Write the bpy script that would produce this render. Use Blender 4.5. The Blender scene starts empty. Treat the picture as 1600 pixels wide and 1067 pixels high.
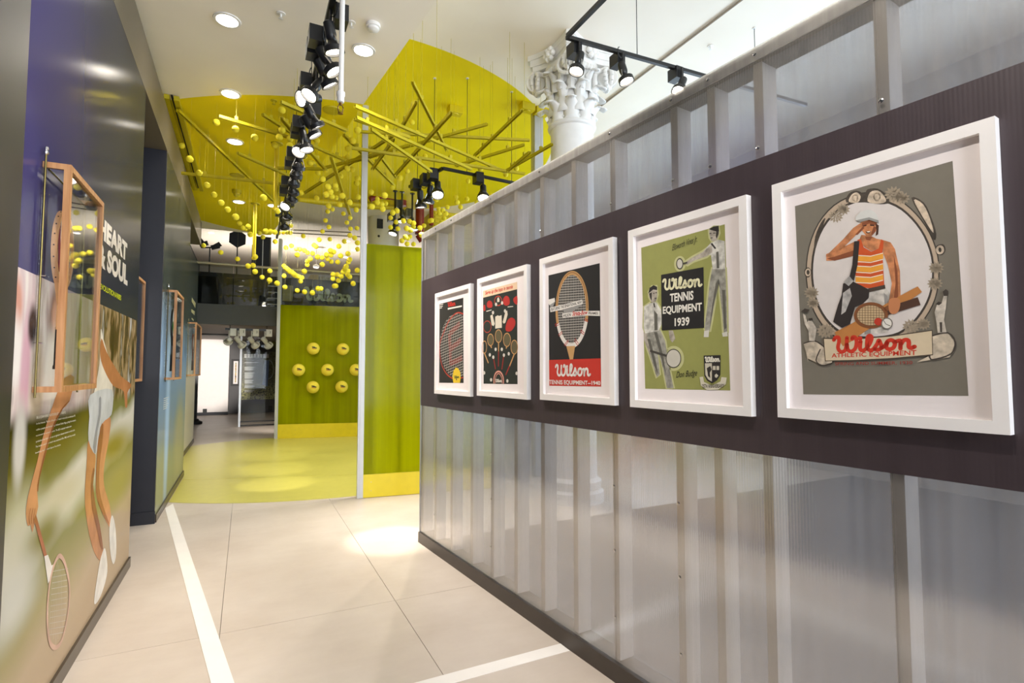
import bpy, math, random
from mathutils import Vector, Matrix
from mathutils.geometry import tessellate_polygon
random.seed(7)
SC = bpy.context.scene
COL = SC.collection

# ------------------------------------------------------------------ camera
FPX, CX, CY, HY, EYE = 840.0, 800.0, 533.5, 578.5, 1.5
PITCH = math.atan((HY - CY) / FPX)

def _cam(x, y):
    X = (x - CX) / FPX; Y = -(y - CY) / FPX
    c, s = math.cos(PITCH), math.sin(PITCH)
    return X, c - s * Y, s + c * Y
_v = _cam(384, 578.5)
YAW = math.atan2(-_v[0], _v[1])
O = Vector((0, 0, EYE))

def ray(x, y):
    X, Yf, Z = _cam(x, y); c, s = math.cos(YAW), math.sin(YAW)
    return Vector((X * c + Yf * s, -X * s + Yf * c, Z))
def atz(x, y, z): r = ray(x, y); return O + r * ((z - EYE) / r.z)
def atx(x, y, X): r = ray(x, y); return O + r * (X / r.x)
def aty(x, y, Y): r = ray(x, y); return O + r * (Y / r.y)
def atd(x, y, d): return O + ray(x, y) * d

cam_data = bpy.data.cameras.new('camera')
cam_data.sensor_width = 36.0
cam_data.lens = FPX / 1600 * 36.0
cam_data.clip_start = 0.02
cam = bpy.data.objects.new('camera', cam_data)
cam.location = O
cam.rotation_euler = (math.pi / 2 + PITCH, 0, -YAW)
COL.objects.link(cam)
SC.camera = cam

# ------------------------------------------------------------------ world, daylight, exposure
w = bpy.data.worlds.new('world'); SC.world = w; w.use_nodes = True
w.node_tree.nodes['Background'].inputs[0].default_value = (0.72, 0.84, 1.0, 1)
w.node_tree.nodes['Background'].inputs[1].default_value = 1.0
SC.view_settings.view_transform = 'Standard'
SC.view_settings.look = 'None'
SC.view_settings.exposure = EXPOSURE = 0.3
SC.view_settings.gamma = 1.0
SC.view_settings.use_curve_mapping = False
SC.cycles.max_bounces = 9; SC.cycles.diffuse_bounces = 7; SC.cycles.glossy_bounces = 3; SC.cycles.transparent_max_bounces = 14
SC.cycles.caustics_reflective = False; SC.cycles.caustics_refractive = False

def area(name, loc, rot, sx, sy, power, color):
    l = bpy.data.lights.new(name, 'AREA'); l.shape = 'RECTANGLE'; l.size = sx; l.size_y = sy
    l.energy = power; l.color = color
    o = bpy.data.objects.new(name, l); o.location = loc; o.rotation_euler = rot; COL.objects.link(o)
    return o
# daylight entering by the shop windows: behind the camera and on the far right side
area('daylight_front', (2.75, -4.25, 2.2), (math.radians(90), 0, 0), 6.2, 3.6, 640, (0.86, 0.92, 1.0))
area('daylight_side', (8.25, 4.25, 3.0), (math.radians(90), 0, math.radians(90)), 12.5, 2.6, 880, (0.66, 0.82, 1.0))

# ------------------------------------------------------------------ materials
def lin(c):
    out = []
    for v in c[:3]:
        v = v / 255.0
        out.append(v / 12.92 if v <= 0.04045 else ((v + 0.055) / 1.055) ** 2.4)
    return (*out, 1.0)
MATS = {}
def mat(name, rgb, rough=0.5, metal=0.0, spec=0.5, var=0.05, scale=9.0, bump=0.0, emit=0.0, coat=0.0):
    """plain procedural surface: base colour with a slight noise variation"""
    if name in MATS: return MATS[name]
    m = bpy.data.materials.new(name); m.use_nodes = True
    nt = m.node_tree; p = nt.nodes['Principled BSDF']
    p.inputs['Roughness'].default_value = rough; p.inputs['Metallic'].default_value = metal
    p.inputs['Specular IOR Level'].default_value = spec
    p.inputs['Coat Weight'].default_value = coat
    c = lin(rgb)
    if var > 0:
        g = nt.nodes.new('ShaderNodeNewGeometry'); n = nt.nodes.new('ShaderNodeTexNoise')
        n.inputs['Scale'].default_value = scale; n.inputs['Detail'].default_value = 3
        nt.links.new(g.outputs['Position'], n.inputs['Vector'])
        r = nt.nodes.new('ShaderNodeValToRGB')
        r.color_ramp.elements[0].position = 0.3; r.color_ramp.elements[1].position = 0.7
        r.color_ramp.elements[0].color = (*[v * (1 - var) for v in c[:3]], 1)
        r.color_ramp.elements[1].color = (*[min(1, v * (1 + var)) for v in c[:3]], 1)
        nt.links.new(n.outputs['Fac'], r.inputs['Fac']); nt.links.new(r.outputs['Color'], p.inputs['Base Color'])
        if bump > 0:
            b = nt.nodes.new('ShaderNodeBump'); b.inputs['Strength'].default_value = bump; b.inputs['Distance'].default_value = 0.01
            nt.links.new(n.outputs['Fac'], b.inputs['Height']); nt.links.new(b.outputs['Normal'], p.inputs['Normal'])
    else:
        p.inputs['Base Color'].default_value = c
    if emit > 0:
        p.inputs['Emission Color'].default_value = c; p.inputs['Emission Strength'].default_value = emit
    MATS[name] = m
    return m

class NT:
    """tiny node-graph writer"""
    def __init__(s, name):
        s.m = bpy.data.materials.new(name); s.m.use_nodes = True; s.t = s.m.node_tree
        s.t.nodes.clear(); s.out = s.t.nodes.new('ShaderNodeOutputMaterial'); MATS[name] = s.m
    def n(s, typ, **kw):
        nd = s.t.nodes.new('ShaderNode' + typ)
        for k, v in kw.items():
            if k.startswith('_'): setattr(nd, k[1:], v)
        return nd
    def link(s, a, b): s.t.links.new(a, b)
    def put(s, sock, v):
        if isinstance(v, (int, float)): sock.default_value = v
        elif isinstance(v, tuple): sock.default_value = v
        else: s.link(v, sock)
    def math(s, op, a, b=0.0, c=0.0, clamp=False):
        nd = s.t.nodes.new('ShaderNodeMath'); nd.operation = op; nd.use_clamp = clamp
        for i, v in enumerate((a, b, c)): s.put(nd.inputs[i], v)
        return nd.outputs[0]
    def mix(s, f, a, b):
        nd = s.t.nodes.new('ShaderNodeMix'); nd.data_type = 'RGBA'
        s.put(nd.inputs[0], f); s.put(nd.inputs[6], a); s.put(nd.inputs[7], b)
        return nd.outputs[2]
    def pos(s):
        g = s.t.nodes.new('ShaderNodeNewGeometry'); x = s.t.nodes.new('ShaderNodeSeparateXYZ')
        s.link(g.outputs['Position'], x.inputs[0]); s.P = g.outputs['Position']
        return x.outputs[0], x.outputs[1], x.outputs[2]
    def noise(s, vec, scale, detail=3.0, rough=0.5):
        nd = s.t.nodes.new('ShaderNodeTexNoise'); s.put(nd.inputs['Vector'], vec)
        nd.inputs['Scale'].default_value = scale; nd.inputs['Detail'].default_value = detail; nd.inputs['Roughness'].default_value = rough
        return nd.outputs['Fac']
    def vec(s, x, y, z):
        nd = s.t.nodes.new('ShaderNodeCombineXYZ')
        for i, v in enumerate((x, y, z)): s.put(nd.inputs[i], v)
        return nd.outputs[0]
    def ramp(s, f, stops):
        nd = s.t.nodes.new('ShaderNodeValToRGB'); e = nd.color_ramp.elements
        while len(e) < len(stops): e.new(0.5)
        for i, (p, c) in enumerate(stops): e[i].position = p; e[i].color = c
        s.put(nd.inputs[0], f); return nd.outputs[0]
    def smooth(s, v, a, b):
        nd = s.t.nodes.new('ShaderNodeMapRange'); nd.interpolation_type = 'SMOOTHSTEP'
        s.put(nd.inputs[0], v); nd.inputs[1].default_value = a; nd.inputs[2].default_value = b
        return nd.outputs[0]
    def principled(s, color, rough=0.5, spec=0.5, normal=None, coat=0.0):
        p = s.t.nodes.new('ShaderNodeBsdfPrincipled'); s.put(p.inputs['Base Color'], color)
        s.put(p.inputs['Roughness'], rough); p.inputs['Specular IOR Level'].default_value = spec
        p.inputs['Coat Weight'].default_value = coat
        if normal is not None: s.link(normal, p.inputs['Normal'])
        s.link(p.outputs[0], s.out.inputs[0]); return p
    def schlick(s, f0=0.04):
        g = s.t.nodes.new('ShaderNodeNewGeometry'); d = s.t.nodes.new('ShaderNodeVectorMath'); d.operation = 'DOT_PRODUCT'
        s.link(g.outputs['Incoming'], d.inputs[0]); s.link(g.outputs['True Normal'], d.inputs[1])
        c = s.math('SUBTRACT', 1.0, s.math('ABSOLUTE', d.outputs['Value']), clamp=True)
        return s.math('ADD', f0, s.math('MULTIPLY', s.math('POWER', c, 5.0), 1 - f0), clamp=True)
    def bump(s, h, strength, dist):
        b = s.t.nodes.new('ShaderNodeBump'); b.inputs['Strength'].default_value = strength; b.inputs['Distance'].default_value = dist
        s.link(h, b.inputs['Height']); return b.outputs[0]

white_paint = mat('white_paint', (236, 228, 214), 0.6, var=0.02)
YEL = (206, 186, 6)
yellow_paint = mat('yellow_paint', YEL, 0.5, var=0.03)
yellow_vinyl = mat('yellow_vinyl', (206, 197, 98), 0.30, var=0.03)
yellow_board = mat('yellow_board', (216, 194, 28), 0.4, var=0.04)
ball_felt = mat('ball_felt', (226, 208, 40), 0.85, var=0.06, scale=60, bump=0.2)
jumbo_felt = mat('jumbo_felt', (228, 206, 60), 0.8, var=0.05, scale=50, bump=0.2)
black_metal = mat('black_metal', (22, 22, 23), 0.38, var=0.1)
black_matte = mat('black_matte', (20, 20, 22), 0.6, var=0.08)
black_paint = mat('black_paint', (30, 30, 38), 0.45, var=0.06)
grey_paint = mat('grey_paint', (70, 68, 70), 0.6, var=0.04)
fascia_paint = mat('fascia_paint', (58, 58, 52), 0.5, var=0.05)
chrome = mat('chrome', (205, 205, 205), 0.15, metal=1.0, var=0.02)
alu = mat('brushed_aluminium', (196, 196, 198), 0.35, metal=0.85, var=0.04, scale=20)
alu_white = mat('white_aluminium', (186, 186, 184), 0.4, metal=0.2, var=0.02)
stud_metal = mat('stud_metal', (232, 226, 220), 0.5, metal=0.0, var=0.05)
dark_base = mat('dark_baseboard', (62, 54, 48), 0.35, var=0.08)
wood = None
plaster = mat('column_plaster', (232, 230, 226), 0.65, var=0.03)
frame_white = mat('frame_white', (238, 234, 232), 0.4, var=0.015)
mat_white = mat('mat_board', (236, 228, 228), 0.8, var=0.01)
red_pipe = mat('red_pipe', (120, 22, 20), 0.4, var=0.05)
lamp_glow = mat('lamp_glow', (255, 244, 225), 0.5, var=0, emit=14.0)
down_glow = mat('downlight_glow', (255, 246, 230), 0.5, var=0, emit=7.0)
white_metal = mat('white_metal', (225, 222, 216), 0.4, var=0.02)
text_white = mat('text_white', (226, 220, 208), 0.5, var=0.01)

def wood_mat():
    s = NT('oak_wood'); x, y, z = s.pos()
    n = s.noise(s.vec(s.math('MULTIPLY', x, 60), s.math('MULTIPLY', y, 60), s.math('MULTIPLY', z, 4)), 1.0, 4)
    s.principled(s.ramp(n, [(0.3, lin((160, 108, 64))), (0.7, lin((200, 150, 102)))]), 0.42)
    return s.m
wood = wood_mat()

def glass_mat(name, tint, gloss_rough=0.02, f=1.0):
    s = NT(name)
    tr = s.n('BsdfTransparent'); tr.inputs[0].default_value = tint
    gl = s.n('BsdfGlossy'); gl.inputs['Roughness'].default_value = gloss_rough
    mx = s.n('MixShader'); s.link(s.math('MULTIPLY', s.schlick(), f, clamp=True), mx.inputs[0]); s.link(tr.outputs[0], mx.inputs[1]); s.link(gl.outputs[0], mx.inputs[2])
    s.link(mx.outputs[0], s.out.inputs[0]); return s.m
case_glass = glass_mat('case_glass', (0.96, 0.97, 0.96, 1))
frame_glass = glass_mat('frame_glass', (0.97, 0.98, 0.97, 1), 0.02, 0.2)
rail_glass = glass_mat('rail_glass', (0.78, 0.8, 0.78, 1))

# ------------------------------------------------------------------ mesh building
class MB:
    def __init__(s): s.v = []; s.f = []
    def add(s, vs, fs):
        k = len(s.v); s.v += [Vector(v) for v in vs]; s.f += [tuple(i + k for i in f) for f in fs]; return s
    def box(s, a, b):
        (x0, y0, z0), (x1, y1, z1) = a, b
        return s.hexa([(x0, y0, z0), (x1, y0, z0), (x1, y1, z0), (x0, y1, z0), (x0, y0, z1), (x1, y0, z1), (x1, y1, z1), (x0, y1, z1)])
    def hexa(s, p): return s.add(p, [(3, 2, 1, 0), (4, 5, 6, 7), (0, 1, 5, 4), (1, 2, 6, 5), (2, 3, 7, 6), (3, 0, 4, 7)])
    def obox(s, c, ax, ay, az, hx, hy, hz):
        c = Vector(c); p = []
        for k in (-1, 1):
            for i, j in ((-1, -1), (1, -1), (1, 1), (-1, 1)): p.append(c + ax * (i * hx) + ay * (j * hy) + az * (k * hz))
        return s.hexa(p)
    def bar(s, p0, p1, wd, ht, up=Vector((0, 0, 1))):
        p0, p1 = Vector(p0), Vector(p1); d = (p1 - p0); L = d.length; d.normalize()
        if abs(d.dot(up)) > 0.98: up = Vector((0, 1, 0))
        sd = d.cross(up).normalized(); u = sd.cross(d)
        return s.obox((p0 + p1) / 2, d, sd, u, L / 2, wd / 2, ht / 2)
    def cone(s, p0, p1, r0, r1, n=12, caps=True):
        p0, p1 = Vector(p0), Vector(p1); d = (p1 - p0).normalized()
        up = Vector((0, 0, 1)) if abs(d.z) < 0.9 else Vector((1, 0, 0))
        a = d.cross(up).normalized(); b = d.cross(a); vs = []
        for p, r in ((p0, r0), (p1, r1)):
            for i in range(n):
                t = 2 * math.pi * i / n; vs.append(p + a * (r * math.cos(t)) + b * (r * math.sin(t)))
        fs = [(i, (i + 1) % n, n + (i + 1) % n, n + i) for i in range(n)]
        if caps: fs += [tuple(range(n - 1, -1, -1)), tuple(range(n, 2 * n))]
        return s.add(vs, fs)
    def cyl(s, p0, p1, r, n=12, caps=True): return s.cone(p0, p1, r, r, n, caps)
    def tube(s, pts, r, n=6):
        pts = [Vector(p) for p in pts]
        for a, b in zip(pts, pts[1:]): s.cyl(a, b, r, n)
        return s
    def lathe(s, c, prof, n=32, axis=Vector((0, 0, 1))):
        c = Vector(c); axis = axis.normalized()
        up = Vector((0, 0, 1)) if abs(axis.z) < 0.9 else Vector((1, 0, 0))
        a = axis.cross(up).normalized(); b = axis.cross(a); vs = []; fs = []
        for r, h in prof:
            for i in range(n):
                t = 2 * math.pi * i / n; vs.append(c + axis * h + a * (r * math.cos(t)) + b * (r * math.sin(t)))
        for k in range(len(prof) - 1):
            for i in range(n): fs.append((k * n + i, k * n + (i + 1) % n, (k + 1) * n + (i + 1) % n, (k + 1) * n + i))
        fs += [tuple(range(n - 1, -1, -1)), tuple(range((len(prof) - 1) * n, len(prof) * n))]
        return s.add(vs, fs)
    def sphere(s, c, r, nu=16, nv=10, sz=1.0):
        c = Vector(c); vs = [c + Vector((0, 0, r * sz))]; fs = []
        for j in range(1, nv):
            p = math.pi * j / nv
            for i in range(nu):
                t = 2 * math.pi * i / nu
                vs.append(c + Vector((r * math.sin(p) * math.cos(t), r * math.sin(p) * math.sin(t), r * sz * math.cos(p))))
        vs.append(c - Vector((0, 0, r * sz)))
        for i in range(nu): fs.append((0, 1 + i, 1 + (i + 1) % nu))
        for j in range(nv - 2):
            for i in range(nu):
                a = 1 + j * nu + i; b = 1 + j * nu + (i + 1) % nu; fs.append((a, a + nu, b + nu, b))
        l = len(vs) - 1; k = 1 + (nv - 2) * nu
        for i in range(nu): fs.append((k + i, l, k + (i + 1) % nu))
        return s.add(vs, fs)
    def prism(s, poly, z0, z1):
        """vertical prism over a plan polygon"""
        n = len(poly); vs = [(p[0], p[1], z0) for p in poly] + [(p[0], p[1], z1) for p in poly]
        return s.add(vs, [tuple(range(n - 1, -1, -1)), tuple(range(n, 2 * n))] + [(i, (i + 1) % n, n + (i + 1) % n, n + i) for i in range(n)])
    def build(s, name, m, parent=None, smooth=False, loc=None):
        base = Vector((0, 0, 0))
        if parent is not None:
            q = parent
            while q is not None: base += q.location; q = q.parent
        elif loc is not None: base = Vector(loc)
        else:
            xs = [v.x for v in s.v]; ys = [v.y for v in s.v]; zs = [v.z for v in s.v]
            base = Vector(((min(xs) + max(xs)) / 2, (min(ys) + max(ys)) / 2, min(zs)))
        me = bpy.data.meshes.new(name)
        me.from_pydata([tuple(v - base) for v in s.v], [], s.f); me.update()
        if m is not None: me.materials.append(m)
        if smooth:
            for p in me.polygons: p.use_smooth = True
            try: me.set_sharp_from_angle(angle=math.radians(40))
            except Exception: pass
        o = bpy.data.objects.new(name, me); COL.objects.link(o)
        if parent is not None: o.parent = parent
        else: o.location = base
        return o

def tag(o, label=None, cat=None, group=None, kind=None):
    if label: o['label'] = label
    if cat: o['category'] = cat
    if group: o['group'] = group
    if kind: o['kind'] = kind
    return o
def struct(o, label=None): return tag(o, label, kind='structure')
def thing(name, loc, label, cat, group=None):
    e = bpy.data.objects.new(name, None); e.empty_display_size = 0.05; e.location = loc; COL.objects.link(e)
    return tag(e, label, cat, group)
def copy_tree(o, parent=None):
    c = o.copy(); COL.objects.link(c); c.parent = parent
    for ch in o.children: copy_tree(ch, c)
    return c

# ------------------------------------------------------------------ flat print drawing on a plane
def catmull(pts, n=8, closed=False):
    P = [Vector((p[0], p[1])) for p in pts]; out = []; N = len(P)
    for i in range(N if closed else N - 1):
        if closed: a, b, c, d = P[(i - 1) % N], P[i], P[(i + 1) % N], P[(i + 2) % N]
        else: a, b, c, d = P[max(i - 1, 0)], P[i], P[i + 1], P[min(i + 2, N - 1)]
        for k in range(n):
            t = k / n
            out.append(0.5 * ((2 * b) + (c - a) * t + (2 * a - 5 * b + 4 * c - d) * t * t + (3 * b - a - 3 * c + d) * t ** 3))
    if not closed: out.append(P[-1])
    return out

_TXT = {}
def text_shape(st, bold=0.0, shear=0.0):
    k = (st, bold, shear)
    if k in _TXT: return _TXT[k]
    cu = bpy.data.curves.new('t', 'FONT'); cu.body = st; cu.offset = bold; cu.shear = shear; cu.resolution_u = 3
    ob = bpy.data.objects.new('t', cu); COL.objects.link(ob)
    bpy.context.view_layer.update()
    me = bpy.data.meshes.new_from_object(ob.evaluated_get(bpy.context.evaluated_depsgraph_get()))
    vs = [(v.co.x, v.co.y) for v in me.vertices]; fs = [tuple(p.vertices) for p in me.polygons]
    bpy.data.objects.remove(ob); bpy.data.curves.remove(cu); bpy.data.meshes.remove(me)
    xs = [v[0] for v in vs]; ys = [v[1] for v in vs]
    x0, x1, y0, y1 = min(xs), max(xs), min(ys), max(ys)
    vs = [((x - x0) / (x1 - x0), (y - y0) / (y1 - y0)) for x, y in vs]
    _TXT[k] = (vs, fs); return _TXT[k]

SCRIPT = [  # flowing script lettering, drawn stroke by stroke
    [(0.02, .82), (.10, .98), (.22, .96), (.24, .7), (.20, .3), (.32, .04), (.50, .12), (.56, .5), (.58, .92)],
    [(.58, .5), (.62, .15), (.76, .03), (.92, .2), (.98, .62), (.92, .92), (.82, .94), (.80, .82)],
    [(1.14, .64), (1.12, .2), (1.2, .05), (1.34, .12), (1.5, .45), (1.58, .85), (1.5, 1.0), (1.42, .85), (1.40, .25), (1.5, .05), (1.64, .1), (1.8, .45), (1.86, .66), (1.92, .45), (1.96, .22), (1.86, .05), (1.70, .1)],
    [(1.96, .14), (2.1, .3), (2.2, .58), (2.36, .62), (2.46, .4), (2.4, .12), (2.24, .04), (2.14, .2), (2.18, .5)],
    [(2.46, .5), (2.62, .58), (2.66, .5), (2.66, .04)], [(2.67, .3), (2.78, .58), (2.92, .58), (2.96, .4), (2.96, .14), (3.04, .04), (3.16, .12)],
]
class Pen:
    """draws flat shapes on a plane (o, u, v, n); points arrive as photo pixels of a crop or as plane coordinates"""
    def __init__(s, o, u, v, n): s.o, s.u, s.v, s.n = Vector(o), Vector(u), Vector(v), Vector(n); s.off = 0.0; s.crop(0, 0, 1)
    def crop(s, ox, oy, k): s.ox, s.oy, s.k = ox, oy, k; return s
    def uv(s, p):
        r = ray(s.ox + p[0] * s.k, s.oy + p[1] * s.k); q = s.o + s.n * s.off
        h = O + r * ((q - O).dot(s.n) / r.dot(s.n)) - s.o
        return (h.dot(s.u), h.dot(s.v))
    def pt(s, a, lift=0.0): return s.o + s.u * a[0] + s.v * a[1] + s.n * (s.off + lift)
    def poly(s, mb, pts, lift, px=True, smooth=0):
        if px: pts = [s.uv(p) for p in pts]
        if smooth: pts = catmull(pts, smooth, True)
        V = [Vector((p[0], p[1], 0)) for p in pts]
        mb.add([s.pt(p, lift) for p in pts], [t if not isinstance(t, tuple) else tuple(t) for t in tessellate_polygon([V])]); return mb
    def ribbon(s, mb, pts, wd, lift, px=True, smooth=0, closed=False, w1=None):
        if px: pts = [s.uv(p) for p in pts]
        pts = catmull(pts, smooth, closed) if smooth else [Vector((p[0], p[1])) for p in pts]
        if closed and not smooth: pass
        N = len(pts); L = []; R = []
        for i, p in enumerate(pts):
            a = pts[(i - 1) % N] if closed or i > 0 else p; b = pts[(i + 1) % N] if closed or i < N - 1 else p
            d = (b - a); d = d.normalized() if d.length > 1e-9 else Vector((1, 0)); nn = Vector((-d.y, d.x))
            ww = wd if w1 is None else wd + (w1 - wd) * i / max(1, N - 1)
            L.append(p + nn * ww / 2); R.append(p - nn * ww / 2)
        fs = [(i, (i + 1) % N, N + (i + 1) % N, N + i) for i in range(N if closed else N - 1)]
        mb.add([s.pt(p, lift) for p in L] + [s.pt(p, lift) for p in R], fs); return mb
    def disc(s, mb, c, rx, ry, lift, n=20, px=True):
        return s.poly(mb, [(c[0] + rx * math.cos(2 * math.pi * i / n), c[1] + ry * math.sin(2 * math.pi * i / n)) for i in range(n)], lift, px)
    def ring(s, mb, c, rx, ry, wd, lift, n=32, px=True):
        return s.ribbon(mb, [(c[0] + rx * math.cos(2 * math.pi * i / n), c[1] + ry * math.sin(2 * math.pi * i / n)) for i in range(n)], wd, lift, px, 0, True)
    def quad_map(s, q, px=True):
        q = [s.uv(p) for p in q] if px else q
        TL, TR, BR, BL = [Vector((p[0], p[1])) for p in q]
        return lambda x, y: (BL * (1 - x) + BR * x) * (1 - y) + (TL * (1 - x) + TR * x) * y
    def text(s, mb, st, q, lift, bold=0.0, shear=0.0, px=True):
        vs, fs = text_shape(st, bold, shear); f = s.quad_map(q, px)
        mb.add([s.pt(f(x, y), lift) for x, y in vs], fs); return mb
    def script(s, mb, q, lift, wd=0.17, px=True):
        f = s.quad_map(q, px); H = (f(0, 1) - f(0, 0)).length * 1.2
        for st in SCRIPT:
            s.ribbon(mb, [f(p[0] / 3.16, p[1]) for p in st], wd * H, lift, False, 6)
            for e in (st[0], st[-1]):
                c = f(e[0] / 3.16, e[1]); s.disc(mb, c, wd * H / 2, wd * H / 2, lift, 10, False)
        c = f(1.12 / 3.16, .84); s.disc(mb, c, wd * H * .62, wd * H * .62, lift, 12, False)
        return mb
def ink(rgb, rough=0.7): return mat('ink_%d_%d_%d' % rgb, rgb, rough, var=0.03, scale=30)

# ================================================================== the shell
XL = -0.77                       # face of the left-hand exhibit walls
ZLOW, ZUP = 4.44, 5.32           # two ceiling levels
CIRC = (1.50, 9.43, 3.52)        # yellow disc painted over both ceilings
YB = 13.6                        # front edge of the mezzanine
YEND = 22.5
YS = 12.72                       # the low ceiling stops here
def ceil_z(x, y): return ZLOW if (x < edge_x(y) and y < YS) else ZUP
def edge_x(y): return 1.23 - 0.0995 * (y - 4.596)

def floor_mat():
    s = NT('floor_tile'); x, y, z = s.pos()
    n1 = s.noise(s.P, 1.6, 5, .6); n2 = s.noise(s.vec(s.math('MULTIPLY', x, 3), s.math('MULTIPLY', y, 14), 0.0), 1.0, 4, .6); n3 = s.noise(s.P, 40, 2)
    a = s.ramp(n1, [(0.3, lin((190, 176, 163))), (0.7, lin((206, 194, 182)))])
    b = s.ramp(n2, [(0.35, lin((186, 172, 158))), (0.65, lin((208, 196, 184)))])
    c = s.mix(0.10, a, b)
    s.principled(c, s.math('ADD', 0.34, s.math('MULTIPLY', n3, 0.12)), 0.4); return s.m
tile_m = floor_mat()
floor = struct(MB().box((-1.6, -4, -0.12), (8, YEND, -0.012)).build('floor', mat('grout', (120, 108, 98), 0.8), loc=(0, 0, 0)))
TX0, TW, TY0, TL_ = -0.097, 1.006, 3.56, 3.0
k = 0
for i in range(-2, 8):
    for j in range(-3, 6):
        x0, y0 = TX0 + i * TW, TY0 + j * TL_
        a, b = max(x0 + .0015, -1.6), min(x0 + TW - .0015, 8); c, d = max(y0 + .0015, -4), min(y0 + TL_ - .0015, YEND)
        if b - a < .02 or d - c < .02: continue
        MB().box((a, c, -0.012), (b, d, 0.0)).build('tile', tile_m, floor)

# yellow vinyl disc on the floor, cut by a seam
fc, fr = (1.16, 9.94), 3.27
disc = [(fc[0] + fr * math.cos(2 * math.pi * i / 120), fc[1] + fr * math.sin(2 * math.pi * i / 120)) for i in range(120)]
disc = [(max(p[0], XL + .02 if p[1] < 9.0 else -0.93), p[1]) for p in disc]
def seam_y(x): return 8.668 - 0.31 * (x + 0.726)
fd = thing('floor_disc', (fc[0], fc[1], 0), 'large yellow vinyl circle laid on the beige tiled floor', 'floor disc')
fd['kind'] = 'structure'
def clip(poly, f):
    out = []
    for p, q in zip(poly, poly[1:] + poly[:1]):
        a, b = f(p), f(q)
        if a >= 0: out.append(p)
        if a * b < 0: t = a / (a - b); out.append((p[0] + (q[0] - p[0]) * t, p[1] + (q[1] - p[1]) * t))
    return out
for sg in (1, -1):
    MB().prism(clip(disc, lambda p: sg * (p[1] - seam_y(p[0])) - 0.006), 0.0003, 0.003).build('vinyl_panel', yellow_vinyl, fd)
# court lines of white tape
tape = mat('white_tape', (240, 234, 228), 0.45, var=0.02)
def tape_strip(p, label):
    o = MB().prism(p, 0.0003, 0.0022).build('court_line', tape); tag(o, label, 'floor tape', 'white court lines taped on the floor')
dv = Vector((-0.675, 4.15)); dv.normalize()
tape_strip([(-.119 - dv.x * 2, 3.034 - dv.y * 2), (-.022 - dv.x * 2, 3.034 - dv.y * 2), (-.70, 7.20), (-.752, 7.00)], 'white tape line running along the floor beside the mural wall')
tape_strip([(.0, 2.50), (1.59, 2.52), (1.585, 2.605), (.0, 2.59)], 'white tape line crossing the floor to the ribbed partition')

# ceilings: beige white with the big yellow disc painted on
def ceil_mat():
    s = NT('ceiling_paint'); x, y, z = s.pos()
    dx = s.math('SUBTRACT', x, CIRC[0]); dy = s.math('SUBTRACT', y, CIRC[1])
    d = s.math('SQRT', s.math('ADD', s.math('MULTIPLY', dx, dx), s.math('MULTIPLY', dy, dy)))
    inside = s.math('LESS_THAN', d, CIRC[2])
    n = s.noise(s.P, 1.2, 3)
    wht = s.ramp(n, [(.3, lin((238, 229, 214))), (.7, lin((244, 236, 222)))])
    yl = s.ramp(n, [(.3, lin((228, 208, 2))), (.7, lin((238, 218, 4)))])
    s.principled(s.mix(inside, wht, yl), 0.55, 0.3); return s.m
cm = ceil_mat()
struct(MB().prism([(-1.6, -4), (edge_x(-4), -4), (edge_x(YS), YS), (-1.6, YS)], ZLOW, ZLOW + 1.1).build('ceiling', cm))
struct(MB().prism([(edge_x(-4), -4), (8, -4), (8, YEND), (-1.6, YEND), (-1.6, YS), (edge_x(YS), YS)], ZUP, ZUP + .22).build('ceiling', cm))
# outer walls
wp = white_paint
struct(MB().box((-1.7, YEND, 0), (8, YEND + .15, ZUP + .2)).build('wall_back', wp))
struct(MB().box((-1.75, -4, 0), (-1.6, YEND, ZUP + .2)).build('wall_left', black_paint))
# right-hand street wall with window openings, and the shop front behind the camera
def window_wall(name, p, q, openings, z0, z1, m):
    p, q = Vector(p), Vector(q); L = (q - p).length; d = (q - p) / L; nrm = Vector((-d.y, d.x, 0)); mb = MB(); cuts = [0]
    for a, b in openings: cuts += [a, b]
    cuts.append(L)
    def seg(a, b, za, zb): mb.obox(p + d * ((a + b) / 2) + Vector((0, 0, (za + zb) / 2)), d, nrm, Vector((0, 0, 1)), (b - a) / 2, .09, (zb - za) / 2)
    for i in range(0, len(cuts), 2): seg(cuts[i], cuts[i + 1], 0, ZUP)
    for a, b in openings: seg(a, b, 0, z0); seg(a, b, z1, ZUP)
    return struct(mb.build(name, m))
window_wall('wall_right', (7.9, -4, 0), (7.9, YEND, 0), [(2.5, 5), (5.6, 8.1), (8.7, 11.2), (11.8, 14.0)], 1.7, 4.2, mat('street_wall', (150, 138, 128), .7, var=.03))
window_wall('wall_front', (-1.6, -4, 0), (8, -4, 0), [(1.6, 4.0), (4.4, 7.0)], .4, 4.0, wp)
nwin = 1
for a, b in ((-1.5, 1), (1.6, 4.1), (4.7, 7.2), (7.8, 10)):
    wn = struct(thing('window_%d' % nwin, (7.9, (a + b) / 2, 1.7), None, None)); nwin += 1
    fm = MB()
    for y in (a, (a + b) / 2, b): fm.box((7.86, y - .03, 1.7), (7.94, y + .03, 4.2))
    for z in (1.7, 2.95, 4.2): fm.box((7.86, a, z - .03), (7.94, b, z + .03))
    fm.build('window_frame', white_metal, wn); MB().box((7.895, a, 1.7), (7.905, b, 4.2)).build('pane', case_glass, wn)

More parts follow.
